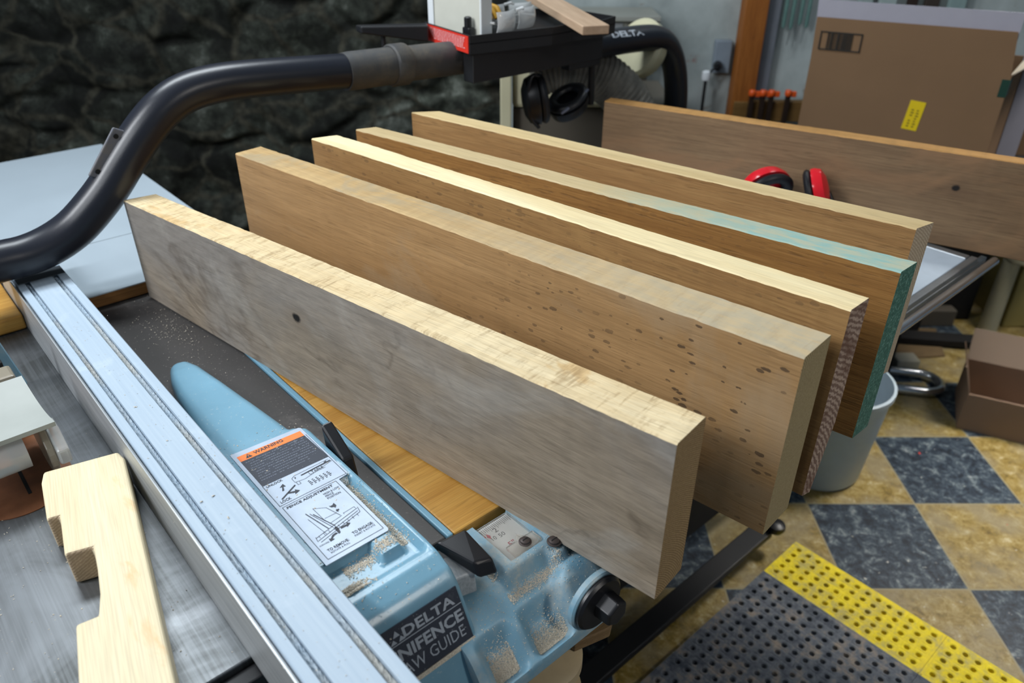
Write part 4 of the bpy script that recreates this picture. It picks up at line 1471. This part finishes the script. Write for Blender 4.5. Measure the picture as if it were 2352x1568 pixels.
def goggles(base, rz, label, sc=1.0):
    t = thing('safety_glasses', label, 'safety glasses', base, SAWM, 'safety glasses on the tray')
    M0 = Matrix.Rotation(rz, 3, 'Z')

    def lens(u, w, sx):
        a = (u - 0.5) * 1.9
        b = (w - 0.5) * 1.5
        p = Vector((sx * 0.036 + 0.036 * sin(a), -0.028 * cos(a) * cos(b) + 0.01, 0.030 + 0.030 * sin(b)))
        p = M0 @ (p * sc)
        return Vector(base) + p
    for sx in (-1, 1):
        MB().plate(lambda u, w: lens(u, w, sx), 12, 10, (0, 0.002, 0)).build('lens', M_lens, t, smooth=True)
        pts_ = [Vector(base) + M0 @ (Vector(p) * sc) for p in ((sx * 0.070, 0.0, 0.030), (sx * 0.074, 0.04, 0.028), (sx * 0.066, 0.09, 0.010))]
        MB().tube(pts_, 0.0025, 8).build('temple', M_lens, t)
    pts_ = [Vector(base) + M0 @ (Vector(p) * sc) for p in ((-0.012, -0.012, 0.05), (0, -0.020, 0.054), (0.012, -0.012, 0.05))]
    MB().tube(pts_, 0.003, 8).build('bridge', M_lens, t)
    return t


goggles((1.160, 1.305, TZ), 0.2, 'clear safety glasses at the front of the tray beside the white bin')
goggles((1.195, 1.375, TZ), -0.15, 'clear safety glasses behind the front pair on the tray', 1.0)
mb = MB()
mb.ball((1.135, 1.40, TZ + 0.045), 0.03, 16, 10, (1.1, 0.8, 0.75))
for k in range(3):
    mb.tube([(1.12 + k * 0.014, 1.375, TZ + 0.05), (1.120 + k * 0.014, 1.35, TZ + 0.048), (1.12 + k * 0.014, 1.335, TZ + 0.03)], [0.007, 0.006, 0.004], 10)
mb.lathe([(0.012, 0), (0.010, 0.04)], (1.135, 1.40, TZ + 0.0005), (0, 0, 1), 12)
o = mb.build('work_glove', plain('yellow_leather', '#d3a02a', 0.6, var=0.2), M=SAWM, loc=(1.135, 1.40, TZ), smooth=True)
tag(o, 'crumpled yellow glove tucked behind the clear safety glasses', 'glove')
M_light_w = wood('pale_offcut', '#c0a68c', '#a58a70', contrast=0.3, rough=0.6)
_om = SAWM @ Matrix.Translation((1.30, 1.27, TZ + 0.0155)) @ Matrix.Rotation(radians(66), 4, 'Z') @ Matrix.Rotation(radians(-3), 4, 'Y')
o = MB().box(-0.13, 0.42, -0.030, 0.030, 0.0, 0.018).build('wood_offcut', M_light_w, M=_om, bevel=0.002)
tag(o, 'pale wood offcut lying across the right end of the tray', 'board')

# black earmuffs on the hook
mf = thing('earmuffs', 'black earmuffs hanging from the hook under the tray', 'earmuffs', (1.33, 1.36, 1.02), SAWM)


def cup(c, axis, up, mat, mat2, par, s=1.0):
    ax = Vector(axis).normalized()
    u = Vector(up)
    u = (u - ax * u.dot(ax)).normalized()
    w = ax.cross(u)
    R3 = Matrix((u, w, ax)).transposed()
    a = MB()
    prof = [(0.005, 0.030), (0.020, 0.028), (0.033, 0.020), (0.037, 0.008), (0.037, 0.0)]
    vs, fs, seg = [], [], 28
    for r, h in prof:
        for k in range(seg):
            t = 2 * pi * k / seg
            vs.append(Vector(c) + R3 @ Vector((r * 1.25 * cos(t) * s, r * sin(t) * s, h * s)))
    for i in range(len(prof) - 1):
        for k in range(seg):
            k2 = (k + 1) % seg
            fs.append((i * seg + k, i * seg + k2, (i + 1) * seg + k2, (i + 1) * seg + k))
    fs.append(tuple(range(seg)))
    fs.append(tuple(range((len(prof) - 1) * seg, len(prof) * seg)))
    a.add(vs, fs)
    a.build('ear_cup', mat, par, smooth=True)
    b = MB()
    path_ = []
    vs, fs = [], []
    mseg = 10
    for k in range(seg):
        t = 2 * pi * k / seg
        for j in range(mseg):
            f_ = 2 * pi * j / mseg
            rr_ = 0.028 + 0.0095 * cos(f_)
            vs.append(Vector(c) + R3 @ Vector((rr_ * 1.25 * cos(t) * s, rr_ * sin(t) * s, (-0.009 + 0.0085 * sin(f_)) * s)))
    for k in range(seg):
        for j in range(mseg):
            fs.append((k * mseg + j, ((k + 1) % seg) * mseg + j, ((k + 1) % seg) * mseg + (j + 1) % mseg, k * mseg + (j + 1) % mseg))
    b.add(vs, fs)
    b.build('ear_cushion', mat2, par, smooth=True)


M_muff = plain('black_foam', '#111318', 0.45, var=0.15)
M_bandm = plain('grey_band', '#7a7f8f', 0.35, 0.4)
cup((1.268, 1.345, 1.066), (-0.80, 0.52, -0.15), (0.1, 0, 1), M_black, M_muff, mf, 1.25)
cup((1.372, 1.345, 1.044), (0.42, 0.10, -0.85), (1, 0, 0.45), M_black, M_muff, mf, 1.2)
MB().tube(smooth_path([(1.262, 1.335, 1.12), (1.236, 1.335, 1.13), (1.226, 1.335, 1.08), (1.232, 1.330, 1.03), (1.258, 1.328, 1.005)], 2), 0.0045, 10).build('headband', M_black, mf, smooth=True)
MB().tube([(1.318, 1.314, 1.030), (1.350, 1.312, 1.044), (1.405, 1.312, 1.074)], [0.003, 0.0055, 0.003], 12).build('band_stripe', M_bandm, mf, smooth=True)  # pale grey stripe across the second ear cup
MB().tube(smooth_path([(1.275, 1.345, 1.13), (1.25, 1.345, 1.15), (1.27, 1.345, 1.17)], 2), 0.004, 10).build('hanging_loop', M_black, mf, smooth=True)

# red earmuffs on the extension table
M_redp = plain('red_gloss_plastic', '#cf1f2a', 0.18, var=0.03)
rm = thing('earmuffs', 'red and black earmuffs lying between the tan board and the weathered board', 'earmuffs', (0.53, 1.55, T))
cup((0.540, 1.560, 0.955), (-0.25, 0.9, 0.35), (1, 0.2, 0), M_redp, M_muff, rm, 1.15)
cup((0.634, 1.545, 0.955), (0.85, -0.30, 0.35), (0, 0.3, 1), M_redp, M_muff, rm, 0.98)
MB().tube(smooth_path([(0.515, 1.590, 0.950), (0.47, 1.575, 0.930), (0.43, 1.54, 0.895), (0.42, 1.48, 0.8765), (0.50, 1.44, 0.8765), (0.59, 1.44, 0.8765), (0.66, 1.475, 0.892), (0.672, 1.52, 0.93), (0.660, 1.535, 0.955)], 2), 0.005, 10).build('headband', M_black, rm, smooth=True)

# ------------------------------------------------------------------- grey ribbed hose and machine behind
g = NT('dusty_ribbed_hose')
f = g.noise(20, 4)
g.col(g.ramp(f, [(0.3, '#5f5d57'), (0.7, '#8d897f')]))
g.setp(0.8, 0, 0.2)
M_hose = g.m
hp = []
N_ = 330
cps = smooth_path([(0.05, 2.05, 1.08), (0.11, 2.06, 1.10), (0.21, 2.08, 1.085), (0.30, 2.09, 1.02), (0.36, 2.10, 0.90), (0.38, 2.10, 0.70), (0.38, 2.10, 0.3)], 3)
# resample evenly
dd = [0]
for a, b in zip(cps, cps[1:]):
    dd.append(dd[-1] + (Vector(b) - Vector(a)).length)
rad = []
for i in range(N_ + 1):
    s_ = dd[-1] * i / N_
    j = max(k for k in range(len(dd)) if dd[k] <= s_ + 1e-9)
    j = min(j, len(dd) - 2)
    t = (s_ - dd[j]) / (dd[j + 1] - dd[j] + 1e-9)
    hp.append(Vector(cps[j]).lerp(Vector(cps[j + 1]), t))
    rad.append(0.060 + (0.0022 if i % 4 < 2 else -0.0008))
o = MB().tube(hp, rad, 28).build('dust_hose', M_hose, loc=(0.25, 2.0, 1.05), smooth=True)
tag(o, 'thick grey ribbed dust hose curving down behind the black pipe', 'hose')

M_cr = plain('cream_enamel', '#c9c5a6', 0.4, var=0.1, vs=5)
M_gr = plain('grey_brown_panel', '#5b554b', 0.6, var=0.12, vs=5)
mc = thing('dust_collector', 'cream and grey dust collector cabinet behind the tray and earmuffs', 'dust collector', (0.20, 2.35, 0.0))
MB().box(0.00, 0.47, 2.20, 2.55, 0.0, 0.955).build('cabinet_body', M_gr, mc, bevel=0.004)
MB().box(-0.002, 0.35, 2.19, 2.56, 0.957, 1.08).build('cabinet_top', M_cr, mc, bevel=0.012)
MB().box(-0.035, -0.004, 2.17, 2.20, 0.0, 1.10).build('corner_post', M_cr, mc, bevel=0.003)
MB().lathe([(0.072, 0), (0.078, 0.01), (0.078, 0.035), (0.07, 0.045)], (0.365, 2.22, 1.105), (-0.6, -0.5, 0.35), 36).build('hose_port', M_cr, mc, smooth=True)
sh = thing('wall_shelf', 'pale shelf unit above the dust collector with rows of small drawers', 'shelf', (0.30, 2.85, 1.0))
M_pale = plain('pale_grey_paint', '#8f918a', 0.6, var=0.15, vs=10)
MB().box(0.05, 0.50, 2.75, 3.00, 1.02, 1.045).build('shelf_board', plain('cream_board', '#a8a184', 0.6), sh, bevel=0.002)
MB().box(0.05, 0.50, 2.80, 3.00, 1.046, 1.095).build('drawer_row', M_pale, sh, bevel=0.002)
for k in range(8):
    MB().box(0.07 + k * 0.053, 0.11 + k * 0.053, 2.794, 2.799, 1.053, 1.088).build('drawer', plain('drawer_tone_%d' % (k % 3), ('#6e6a60', '#85776a', '#8d9196')[k % 3], 0.6), sh, bevel=0.001)
MB().box(0.04, 0.50, 2.78, 3.00, 1.096, 1.112).build('shelf_board', M_pale, sh, bevel=0.002)
MB().lathe([(0.014, 0), (0.014, 0.03)], (0.485, 2.795, 1.07), (0, -1, 0), 18).build('valve_knob', M_dark, sh, smooth=True)
for x in (0.055, 0.49):
    MB().box(x - 0.008, x + 0.008, 2.95, 3.0, 0.0, 1.019).build('shelf_leg', M_gr, sh)

# outlet with plug, and a white capped rod
ob_ = thing('wall_outlet', 'grey outlet box with a black plug left of the orange post', 'outlet', (0.78, 3.0, 0.95))
MB().box(0.748, 0.808, 2.985, 3.019, 0.885, 1.00).build('outlet_box', plain('grey_box', '#7f8a95', 0.5), ob_, bevel=0.003)
MB().lathe([(0.016, 0), (0.018, 0.01), (0.012, 0.03)], (0.763, 2.984, 0.915), (-0.2, -1, -0.1), 16).build('plug', M_black, ob_, smooth=True)
MB().tube(smooth_path([(0.758, 2.955, 0.912), (0.735, 2.95, 0.905), (0.722, 2.955, 0.87)], 2), 0.004, 8).build('cord', M_black, ob_)
rd = thing('capped_rod', 'dark rod with a white cap standing left of the orange post', 'rod', (0.72, 2.96, 0.0))
MB().tube([(0.715, 2.96, 0.0), (0.72, 2.96, 0.865)], 0.006, 10).build('rod', M_dark, rd)
MB().lathe([(0.015, 0), (0.017, 0.01), (0.016, 0.03), (0.008, 0.034)], (0.72, 2.96, 0.866), (0, 0, 1), 16).build('cap', plain('white_cap', '#dfe4e8', 0.4), rd, smooth=True)

# wooden rail with orange clamps
o = MB().box(0.835, 1.40, 2.945, 2.984, 0.715, 0.79).build('clamp_rail', wood('rail_wood', '#8c6a3b', '#6b4f28', contrast=0.5), loc=(1.1, 2.96, 0.715), bevel=0.003)
tag(o, 'brown wooden rail on the painted wall holding orange clamps', 'rail')
M_or = plain('orange_plastic', '#d9561c', 0.4, var=0.06)
M_clm = plain('dark_clamp_steel', '#33261f', 0.5, 0.3)
for k, (x, lb) in enumerate(((0.895, 'orange clamp at the left end of the wooden rail, beside the post'), (0.936, 'orange clamp second from the post on the wooden rail'),
                             (0.968, 'orange clamp third from the post on the wooden rail'), (1.030, 'orange clamp standing apart, nearest the big cardboard box'))):
    t = thing('bar_clamp', lb, 'clamp', (x, 2.93, 0.70), None, 'orange clamps on the wooden rail')
    MB().box(x - 0.008, x + 0.008, 2.926, 2.9435, 0.60, 0.815).build('bar', M_clm, t, bevel=0.001)
    MB().lathe([(0.010, 0), (0.013, 0.004), (0.013, 0.018), (0.010, 0.022)], (x - 0.003, 2.93, 0.8155), (0.1, 0, 1), 14).build('handle', M_or, t, smooth=True)
    MB().box(x + 0.0085, x + 0.028, 2.924, 2.942, 0.812, 0.832).build('jaw', M_or, t, bevel=0.003)
    MB().box(x - 0.012, x + 0.012, 2.922, 2.9255, 0.662, 0.674).build('foot_pad', M_or, t, bevel=0.001)

# green handled tools hanging above the clamps
M_gn = plain('dull_green_handle', '#5d7f79', 0.6, var=0.15)
M_gs = plain('grey_tool_steel', '#7d8484', 0.5, 0.4)
for k, (x, z0, z1, lb) in enumerate(((0.985, 1.045, 1.16, 'green tool hanging on the painted wall, nearest the orange post'), (1.012, 1.040, 1.16, 'second green tool from the orange post, with a long steel tip'),
                                     (1.042, 1.055, 1.16, 'third green tool from the orange post, with a long steel tip'), (1.068, 1.045, 1.17, 'green tool hanging on the wall, nearest the cardboard box'))):
    t = thing('hanging_tool', lb, 'tool', (x, 2.99, z0), None, 'green handled tools hanging on the wall')
    MB().tube([(x, 2.99, z0), (x, 2.99, z0 + 0.01), (x, 2.99, 1.25)], [0.005, 0.0075, 0.0075], 12).build('handle', M_gn, t, smooth=True)
    if k in (1, 2):
        MB().tube([(x - 0.004, 2.99, z0 - 0.055), (x, 2.99, z0 - 0.0005)], [0.002, 0.004], 8).build('steel_tip', M_gs, t)
# panels behind the box at the upper right: hung pale lengths
for k, (x, w, cc_, lb) in enumerate(((1.26, 0.05, '#96a7a4', 'pale green plank leaning on the wall above the left of the box'), (1.34, 0.06, '#a0b0ae', 'pale grey plank leaning on the wall behind the box flap'),
                                     (1.43, 0.035, '#2a1a12', 'narrow dark brown plank leaning on the wall behind the box'), (1.50, 0.05, '#3a302a', 'dark plank at the right behind the box'),
                                     (1.59, 0.06, '#8aa09f', 'pale blue grey plank at the right edge behind the box'))):
    o = MB().box(x - w / 2, x + w / 2, 2.975, 2.995, 0.0, 1.6).build('wall_plank', plain('plank_paint_%d' % k, cc_, 0.7), loc=(x, 2.985, 0), bevel=0.002)
    tag(o, lb, 'plank', 'planks leaning on the far wall')

# ------------------------------------------------------------------- big cardboard box on the bench
M_card = plain('brown_cardboard', '#80654b', 0.85, var=0.08, vs=6, spec=0.2)
M_cardin = plain('cardboard_inside', '#9a8878', 0.85, var=0.06, vs=6, spec=0.2)
M_cardw = plain('greyish_flap', '#a3a1ab', 0.85, var=0.04, spec=0.2)
wb = thing('workbench', 'dark bench standing under the big cardboard box', 'bench', (1.5, 2.5, 0.0))
MB().box(0.80, 1.62, 2.00, 2.66, 0.745, 0.785).build('bench_top', M_dark, wb, bevel=0.003)
for (x, y) in ((0.90, 2.30), (1.30, 2.30), (0.90, 2.6), (1.55, 2.62)):
    MB().box(x - 0.035, x + 0.035, y - 0.035, y + 0.035, 0, 0.744).build('leg', M_dark, wb)
MB().box(0.887, 1.53, 2.59, 2.61, 0.0, 0.744).build('back_panel', M_dark, wb)

bxM = Matrix.Translation((0.860, 2.322, 0.7862)) @ Matrix.Rotation(radians(-28.8), 4, 'Z')
bw, bd, bh = 0.506, 0.34, 0.284
cb = bpy.data.objects.new('cardboard_box', None)
COL.objects.link(cb)
cb.matrix_world = bxM
cb['_b'] = (0, 0, 0)
tag(cb, 'big open brown cardboard box with a yellow sticker on the bench', 'box')
mb = MB()
th_ = 0.004
SK = 0.15          # the carton stands slightly racked
mb.box(0, bw, 0, th_, 0, bh)
mb.box(0, bw, bd - th_, bd, 0, bh)
mb.box(0, th_, th_, bd - th_, 0, bh)
mb.box(bw - th_, bw, th_, bd - th_, 0, bh)
mb.box(th_, bw - th_, th_, bd - th_, 0, th_)
mb.v = [(x + SK * y, y, z) for x, y, z in mb.v]
mb.build('box_body', M_card, cb)
# front flap folded up, with the pale board behind it
MB().hexa([(0.0, 0.0, bh), (bw, 0.0, bh), (bw, th_, bh), (0.0, th_, bh)],
          [(-0.004, -0.002, bh + 0.110), (bw - 0.016, -0.002, bh + 0.110), (bw - 0.016, 0.002, bh + 0.110), (-0.004, 0.002, bh + 0.110)]).build('front_flap', M_card, cb)
MB().hexa([(0.0, 0.010, bh + 0.02), (bw - 0.012, 0.010, bh + 0.02), (bw - 0.012, 0.014, bh + 0.02), (0.0, 0.014, bh + 0.02)],
          [(-0.010, 0.010, bh + 0.154), (bw - 0.012, 0.010, bh + 0.154), (bw - 0.012, 0.014, bh + 0.154), (-0.010, 0.014, bh + 0.154)]).build('pale_flap', M_cardw, cb)
MB().hexa([(bw - th_, 0.01, bh), (bw, 0.01, bh), (bw + 0.045, bd - 0.01, bh), (bw + 0.041, bd - 0.01, bh)],
          [(bw + 0.075, 0.02, bh + 0.07), (bw + 0.079, 0.02, bh + 0.068), (bw + 0.124, bd - 0.02, bh + 0.068), (bw + 0.120, bd - 0.02, bh + 0.07)]).build('side_flap', plain('pale_card', '#c9bda9', 0.85, spec=0.2), cb)  # side flap in a paler card than the box body
# yellow sticker, green tape, printed frame of bars
M_yel = plain('yellow_sticker', '#e2c40e', 0.5, var=0.04)
ys = MB().box(0, 0.040, -0.0012, -0.0003, 0, 0.080).build('yellow_sticker', M_yel, cb, M=Matrix.Translation((0.280, 0, 0.120)) @ Matrix.Rotation(radians(5.0), 4, 'Y'))
mb = MB()
rr = random.Random(21)
for col_ in range(2):
    for k in range(7):
        if rr.random() < 0.8:
            mb.box(0.010 + col_ * 0.014, 0.018 + col_ * 0.014 - 0.003 * rr.random(), -0.0016, -0.0013, 0.008 + k * 0.0075, 0.012 + k * 0.0075)
mb.build('sticker_print', plain('brown_print', '#8a7410', 0.6), ys, M=Matrix.Identity(4))
_gt = plain('dark_green_tape', '#0f3a2e', 0.5)
mb = MB().box(bw - 0.018, bw + 0.0012, -0.0014, -0.0004, bh - 0.052, bh - 0.007)
mb.box(bw + 0.0003, bw + 0.0012, -0.0004, 0.045, bh - 0.052, bh - 0.007)
mb.v = [(x + SK * max(0, y), y, z) for x, y, z in mb.v]
mb.build('green_tape', _gt, cb)
mb = MB()
zc0, zc1 = bh + 0.026, bh + 0.075
yy = -0.0042
for a, b, c_, d in ((0.014, 0.126, zc0, zc0 + 0.003), (0.014, 0.126, zc1 - 0.003, zc1), (0.014, 0.017, zc0, zc1), (0.123, 0.126, zc0, zc1)):
    mb.box(a, b, yy, yy + 0.001, c_, d)
x = 0.034
rr = random.Random(2)
while x < 0.100:
    w = rr.choice((0.0012, 0.002, 0.0032))
    mb.box(x, x + w, yy, yy + 0.001, zc0 + 0.003, zc1 - 0.003)
    x += w + rr.choice((0.0012, 0.0018, 0.0026))
mb.build('barcode', plain('black_box_print', '#23201a', 0.7), cb)
# pale boards leaning right of the box
o = MB().box(1.46, 1.52, 2.28, 2.30, 0.7865, 1.10).build('pale_board', M_cardw, loc=(1.49, 2.29, 0.7865))
tag(o, 'narrow pale blue board upright at the right side of the box', 'board')
o = MB().box(1.545, 1.59, 2.32, 2.35, 0.7865, 1.10).build('brown_board', M_card, loc=(1.57, 2.33, 0.7865))
tag(o, 'narrow brown board upright at the right edge behind the box', 'board')

# ------------------------------------------------------------------- things on the floor
bk = thing('bucket', 'white plastic bucket on the floor below the teal ended board', 'bucket', (0.915, 1.79, 0.0))
M_bk = plain('white_bucket_plastic', '#b3c1ca', 0.45, var=0.05)
MB().lathe([(0.0, 0.0), (0.118, 0.0), (0.124, 0.01), (0.148, 0.30), (0.154, 0.302), (0.154, 0.316), (0.146, 0.318), (0.143, 0.30), (0.119, 0.012), (0, 0.01)], (0.915, 1.79, 0.0005), (0, 0, 1), 48).build('bucket_body', M_bk, bk, smooth=True)

st = thing('roller_stand', 'steel tube stand with looped feet behind the white bucket', 'stand', (1.30, 2.25, 0.0))
R_ = 0.017


def loop(cx_, cy_, ang, L_, w_):
    pts_ = []
    for k in range(13):
        a = -pi / 2 + pi * k / 12
        pts_.append((L_ / 2 + w_ * cos(a), w_ * sin(a)))
    pts_ = [(-L_ / 2, -w_)] + pts_ + [(-L_ / 2, w_)]
    out = []
    for x_, y_ in pts_:
        out.append((cx_ + x_ * cos(ang) - y_ * sin(ang), cy_ + x_ * sin(ang) + y_ * cos(ang), R_ + 0.0005))
    return out


MB().tube(loop(1.29, 2.235, radians(-12), 0.27, 0.058), R_, 18).build('foot_loop', M_chrome, st, smooth=True)
MB().tube(loop(1.20, 2.42, radians(-20), 0.16, 0.07), R_, 18).build('foot_loop', M_chrome, st, smooth=True)
MB().tube([(1.12, 2.30, R_), (1.12, 2.30, 0.55)], 0.015, 16).build('post', M_chrome, st, smooth=True)

# open carton on the floor at the right edge
ca = radians(-25.6)
cM = Matrix.Translation((1.432, 1.974, 0.0005)) @ Matrix.Rotation(ca, 4, 'Z')
ct = bpy.data.objects.new('carton', None)
COL.objects.link(ct)
ct.matrix_world = cM
ct['_b'] = (0, 0, 0)
tag(ct, 'small open cardboard carton on the floor at the right edge', 'carton')
mb = MB()
w_, d_, h_ = 0.42, 0.235, 0.132
mb.box(0, w_, 0, th_, 0, h_)
mb.box(0, w_, d_ - th_, d_, 0, h_)
mb.box(0, th_, th_, d_ - th_, 0, h_)
mb.box(w_ - th_, w_, th_, d_ - th_, 0, h_)
mb.box(th_, w_ - th_, th_, d_ - th_, 0, th_)
M_card2 = plain('carton_card', '#8d7663', 0.85, var=0.08, vs=6, spec=0.2)
mb.build('carton_body', M_card2, ct)
MB().hexa([(0, d_ - th_, h_), (w_, d_ - th_, h_), (w_, d_, h_), (0, d_, h_)], [(0, d_ + 0.04, h_ + 0.095), (w_, d_ + 0.04, h_ + 0.095), (w_, d_ + 0.044, h_ + 0.094), (0, d_ + 0.044, h_ + 0.094)]).build('back_flap', M_cardin, ct)
MB().hexa([(0, 0.004, h_), (0.004, 0.004, h_), (0.004, d_ - 0.004, h_), (0, d_ - 0.004, h_)], [(-0.030, 0.012, h_ + 0.085), (-0.027, 0.012, h_ + 0.086), (-0.027, d_ - 0.05, h_ + 0.086), (-0.030, d_ - 0.05, h_ + 0.085)]).build('side_flap', M_card2, ct)

o = MB().box(1.375, 1.455, 2.30, 2.36, 0.0006, 0.045).build('paper_packet', plain('pale_packet', '#b7b5a6', 0.6), M=Matrix.Identity(4), loc=(1.41, 2.33, 0.0006), bevel=0.004)
tag(o, 'small pale packet on the floor left of the open carton', 'packet')
o = MB().prism([(1.20, 2.36), (1.60, 2.40), (1.66, 2.60), (1.25, 2.62)], 0.0004, 0.006).build('cardboard_sheet', plain('brown_floor_card', '#6e5a3c', 0.8, var=0.2), loc=(1.4, 2.45, 0.0004))
tag(o, 'flat brown cardboard sheet on the floor behind the steel stand feet', 'cardboard')
o = MB().box(1.36, 1.83, 2.68, 3.00, 0.0, 0.55).build('floor_cabinet', M_dark, loc=(1.6, 2.8, 0), bevel=0.006)
tag(o, 'black cabinet in the dark behind the floor carton', 'cabinet')
# cream machine leg and yellow cabinet beyond the carton
M_crl = plain('cream_leg_paint', '#b9b498', 0.5, var=0.08)
o = thing('cream_stool', 'cream post with a round cap behind the floor carton', 'post', (1.86, 2.60, 0.0))
MB().lathe([(0.034, 0), (0.030, 0.30)], (1.86, 2.60, 0.0), (0, 0, 1), 24).build('post', M_crl, o, smooth=True)
MB().lathe([(0.06, 0), (0.068, 0.008), (0.068, 0.024), (0.055, 0.03)], (1.90, 2.60, 0.3005), (0, 0, 1), 28).build('cap', M_crl, o, smooth=True)
o = MB().box(1.93, 2.30, 2.62, 2.85, 0.0, 0.40).build('machine_cabinet', plain('mustard_enamel', '#a89a5e', 0.5, var=0.1, vs=8), loc=(2.1, 2.7, 0), bevel=0.006)
tag(o, 'mustard yellow machine cabinet at the right edge behind the carton', 'cabinet')
o = MB().box(1.10, 1.74, 2.625, 2.675, 0.0, 0.07).build('floor_beam', M_gr, loc=(1.4, 2.66, 0), M=Matrix.Identity(4), bevel=0.004)
tag(o, 'grey beam lying on the floor in the dark under the bench', 'beam')
o = MB().hexa([(1.30, 2.50, 0.0065), (1.78, 2.44, 0.0065), (1.79, 2.50, 0.0065), (1.31, 2.57, 0.0065)], [(1.30, 2.50, 0.036), (1.78, 2.44, 0.036), (1.79, 2.50, 0.036), (1.31, 2.57, 0.036)]).build('black_strip', M_dark, loc=(1.5, 2.5, 0), bevel=0.004)
tag(o, 'flat black strip lying across the brown cardboard sheet on the floor', 'strip')

# ------------------------------------------------------------------- perforated floor mat
def mat_tile(x0, x1, y0, y1, nx, ny, z1, skirt=0.008):
    mb = MB()
    dx, dy = (x1 - x0 - 2 * skirt) / nx, (y1 - y0 - 2 * skirt) / ny
    z0 = 0.0025
    X0, Y0 = x0 + skirt, y0 + skirt
    for j in range(ny):
        for i in range(nx):
            ox, oy = X0 + i * dx, Y0 + j * dy
            outer = [(0, 0), (0.5, 0), (1, 0), (1, 0.5), (1, 1), (0.5, 1), (0, 1), (0, 0.5)]
            vs, fs = [], []
            for a, b in outer:
                vs.append((ox + a * dx, oy + b * dy, z1))
            # raised lip round the hole, then the hole wall
            for r, z in ((0.36, z1 + 0.0012), (0.24, z1), (0.20, z0)):
                for k in range(8):
                    t = 2 * pi * (k - 3 + 0.0) / 8
                    t = atan2(outer[k][1] - 0.5, outer[k][0] - 0.5)
                    vs.append((ox + (0.5 + r * cos(t)) * dx, oy + (0.5 + r * sin(t)) * dy, z))
            for lv in range(3):
                for k in range(8):
                    k2 = (k + 1) % 8
                    fs.append((lv * 8 + k, lv * 8 + k2, (lv + 1) * 8 + k2, (lv + 1) * 8 + k))
            mb.add(vs, fs)
    # border
    for a, b, c_, d in ((x0, X0, y0, y1), (x1 - skirt, x1, y0, y1), (X0, x1 - skirt, y0, Y0), (X0, x1 - skirt, y1 - skirt, y1)):
        mb.add([(a, c_, z1), (b, c_, z1), (b, d, z1), (a, d, z1)], [(0, 1, 2, 3)])
    P_ = [(x0, y0), (x1, y0), (x1, y1), (x0, y1)]
    for k in range(4):
        a, b = P_[k], P_[(k + 1) % 4]
        mb.add([(a[0], a[1], 0.0003), (b[0], b[1], 0.0003), (b[0], b[1], z1), (a[0], a[1], z1)], [(0, 1, 2, 3)])
    return mb


g = NT('grimy_rubber')
f = g.noise(26, 6, 0.7)
g.col(g.ramp(f, [(0.35, '#3f4550'), (0.52, '#646a72'), (0.66, '#8d8378')]))
g.setp(0.75, 0, 0.3)
g.bump(g.noise(120, 4), 0.3, 0.002)
M_rub = g.m
g = NT('worn_yellow_rubber')
f = g.noise(30, 5, 0.7)
g.col(g.ramp(f, [(0.35, '#b5a860'), (0.52, '#e3cd26'), (0.7, '#f2dd2a')]))
g.setp(0.6, 0, 0.3)
M_yrub = g.m
M_hole = plain('dark_mat_backing', '#15150f', 0.9)  # dark colour of the sheet seen through the mat holes
mt = thing('floor_mat', 'perforated grey rubber mat with a yellow edge in front of the saw', 'floor mat', (1.25, 0.35, 0.0), SAWM)
for (y0, y1) in ((0.205, 0.596), (-0.19, 0.2045)):
    for (x0, x1) in ((0.985, 1.3815), (0.585, 0.9845)):
        mat_tile(x0, x1, y0, y1, 14, 14, 0.016).build('mat_tile', M_rub, mt, fix=False)
    mat_tile(1.382, 1.532, y0, y1, 5, 14, 0.0155).build('yellow_edge', M_yrub, mt, fix=False)
MB().box(0.585, 1.530, -0.19, 0.595, 0.0002, 0.0022).build('mat_backing', M_hole, mt)
mb = MB()
for k in range(3):
    mb.box(1.384, 1.530, 0.199 + k * 0.006, 0.202 + k * 0.006, 0.0158, 0.0172)
mb.build('seam_ribs', M_yrub, mt)
mb = MB()
for k in range(3):
    mb.box(0.590, 1.380, 0.199 + k * 0.006, 0.202 + k * 0.006, 0.0163, 0.0176)
mb.build('seam_ribs', M_rub, mt)

for o in bpy.data.objects:
    if '_b' in o:
        del o['_b']
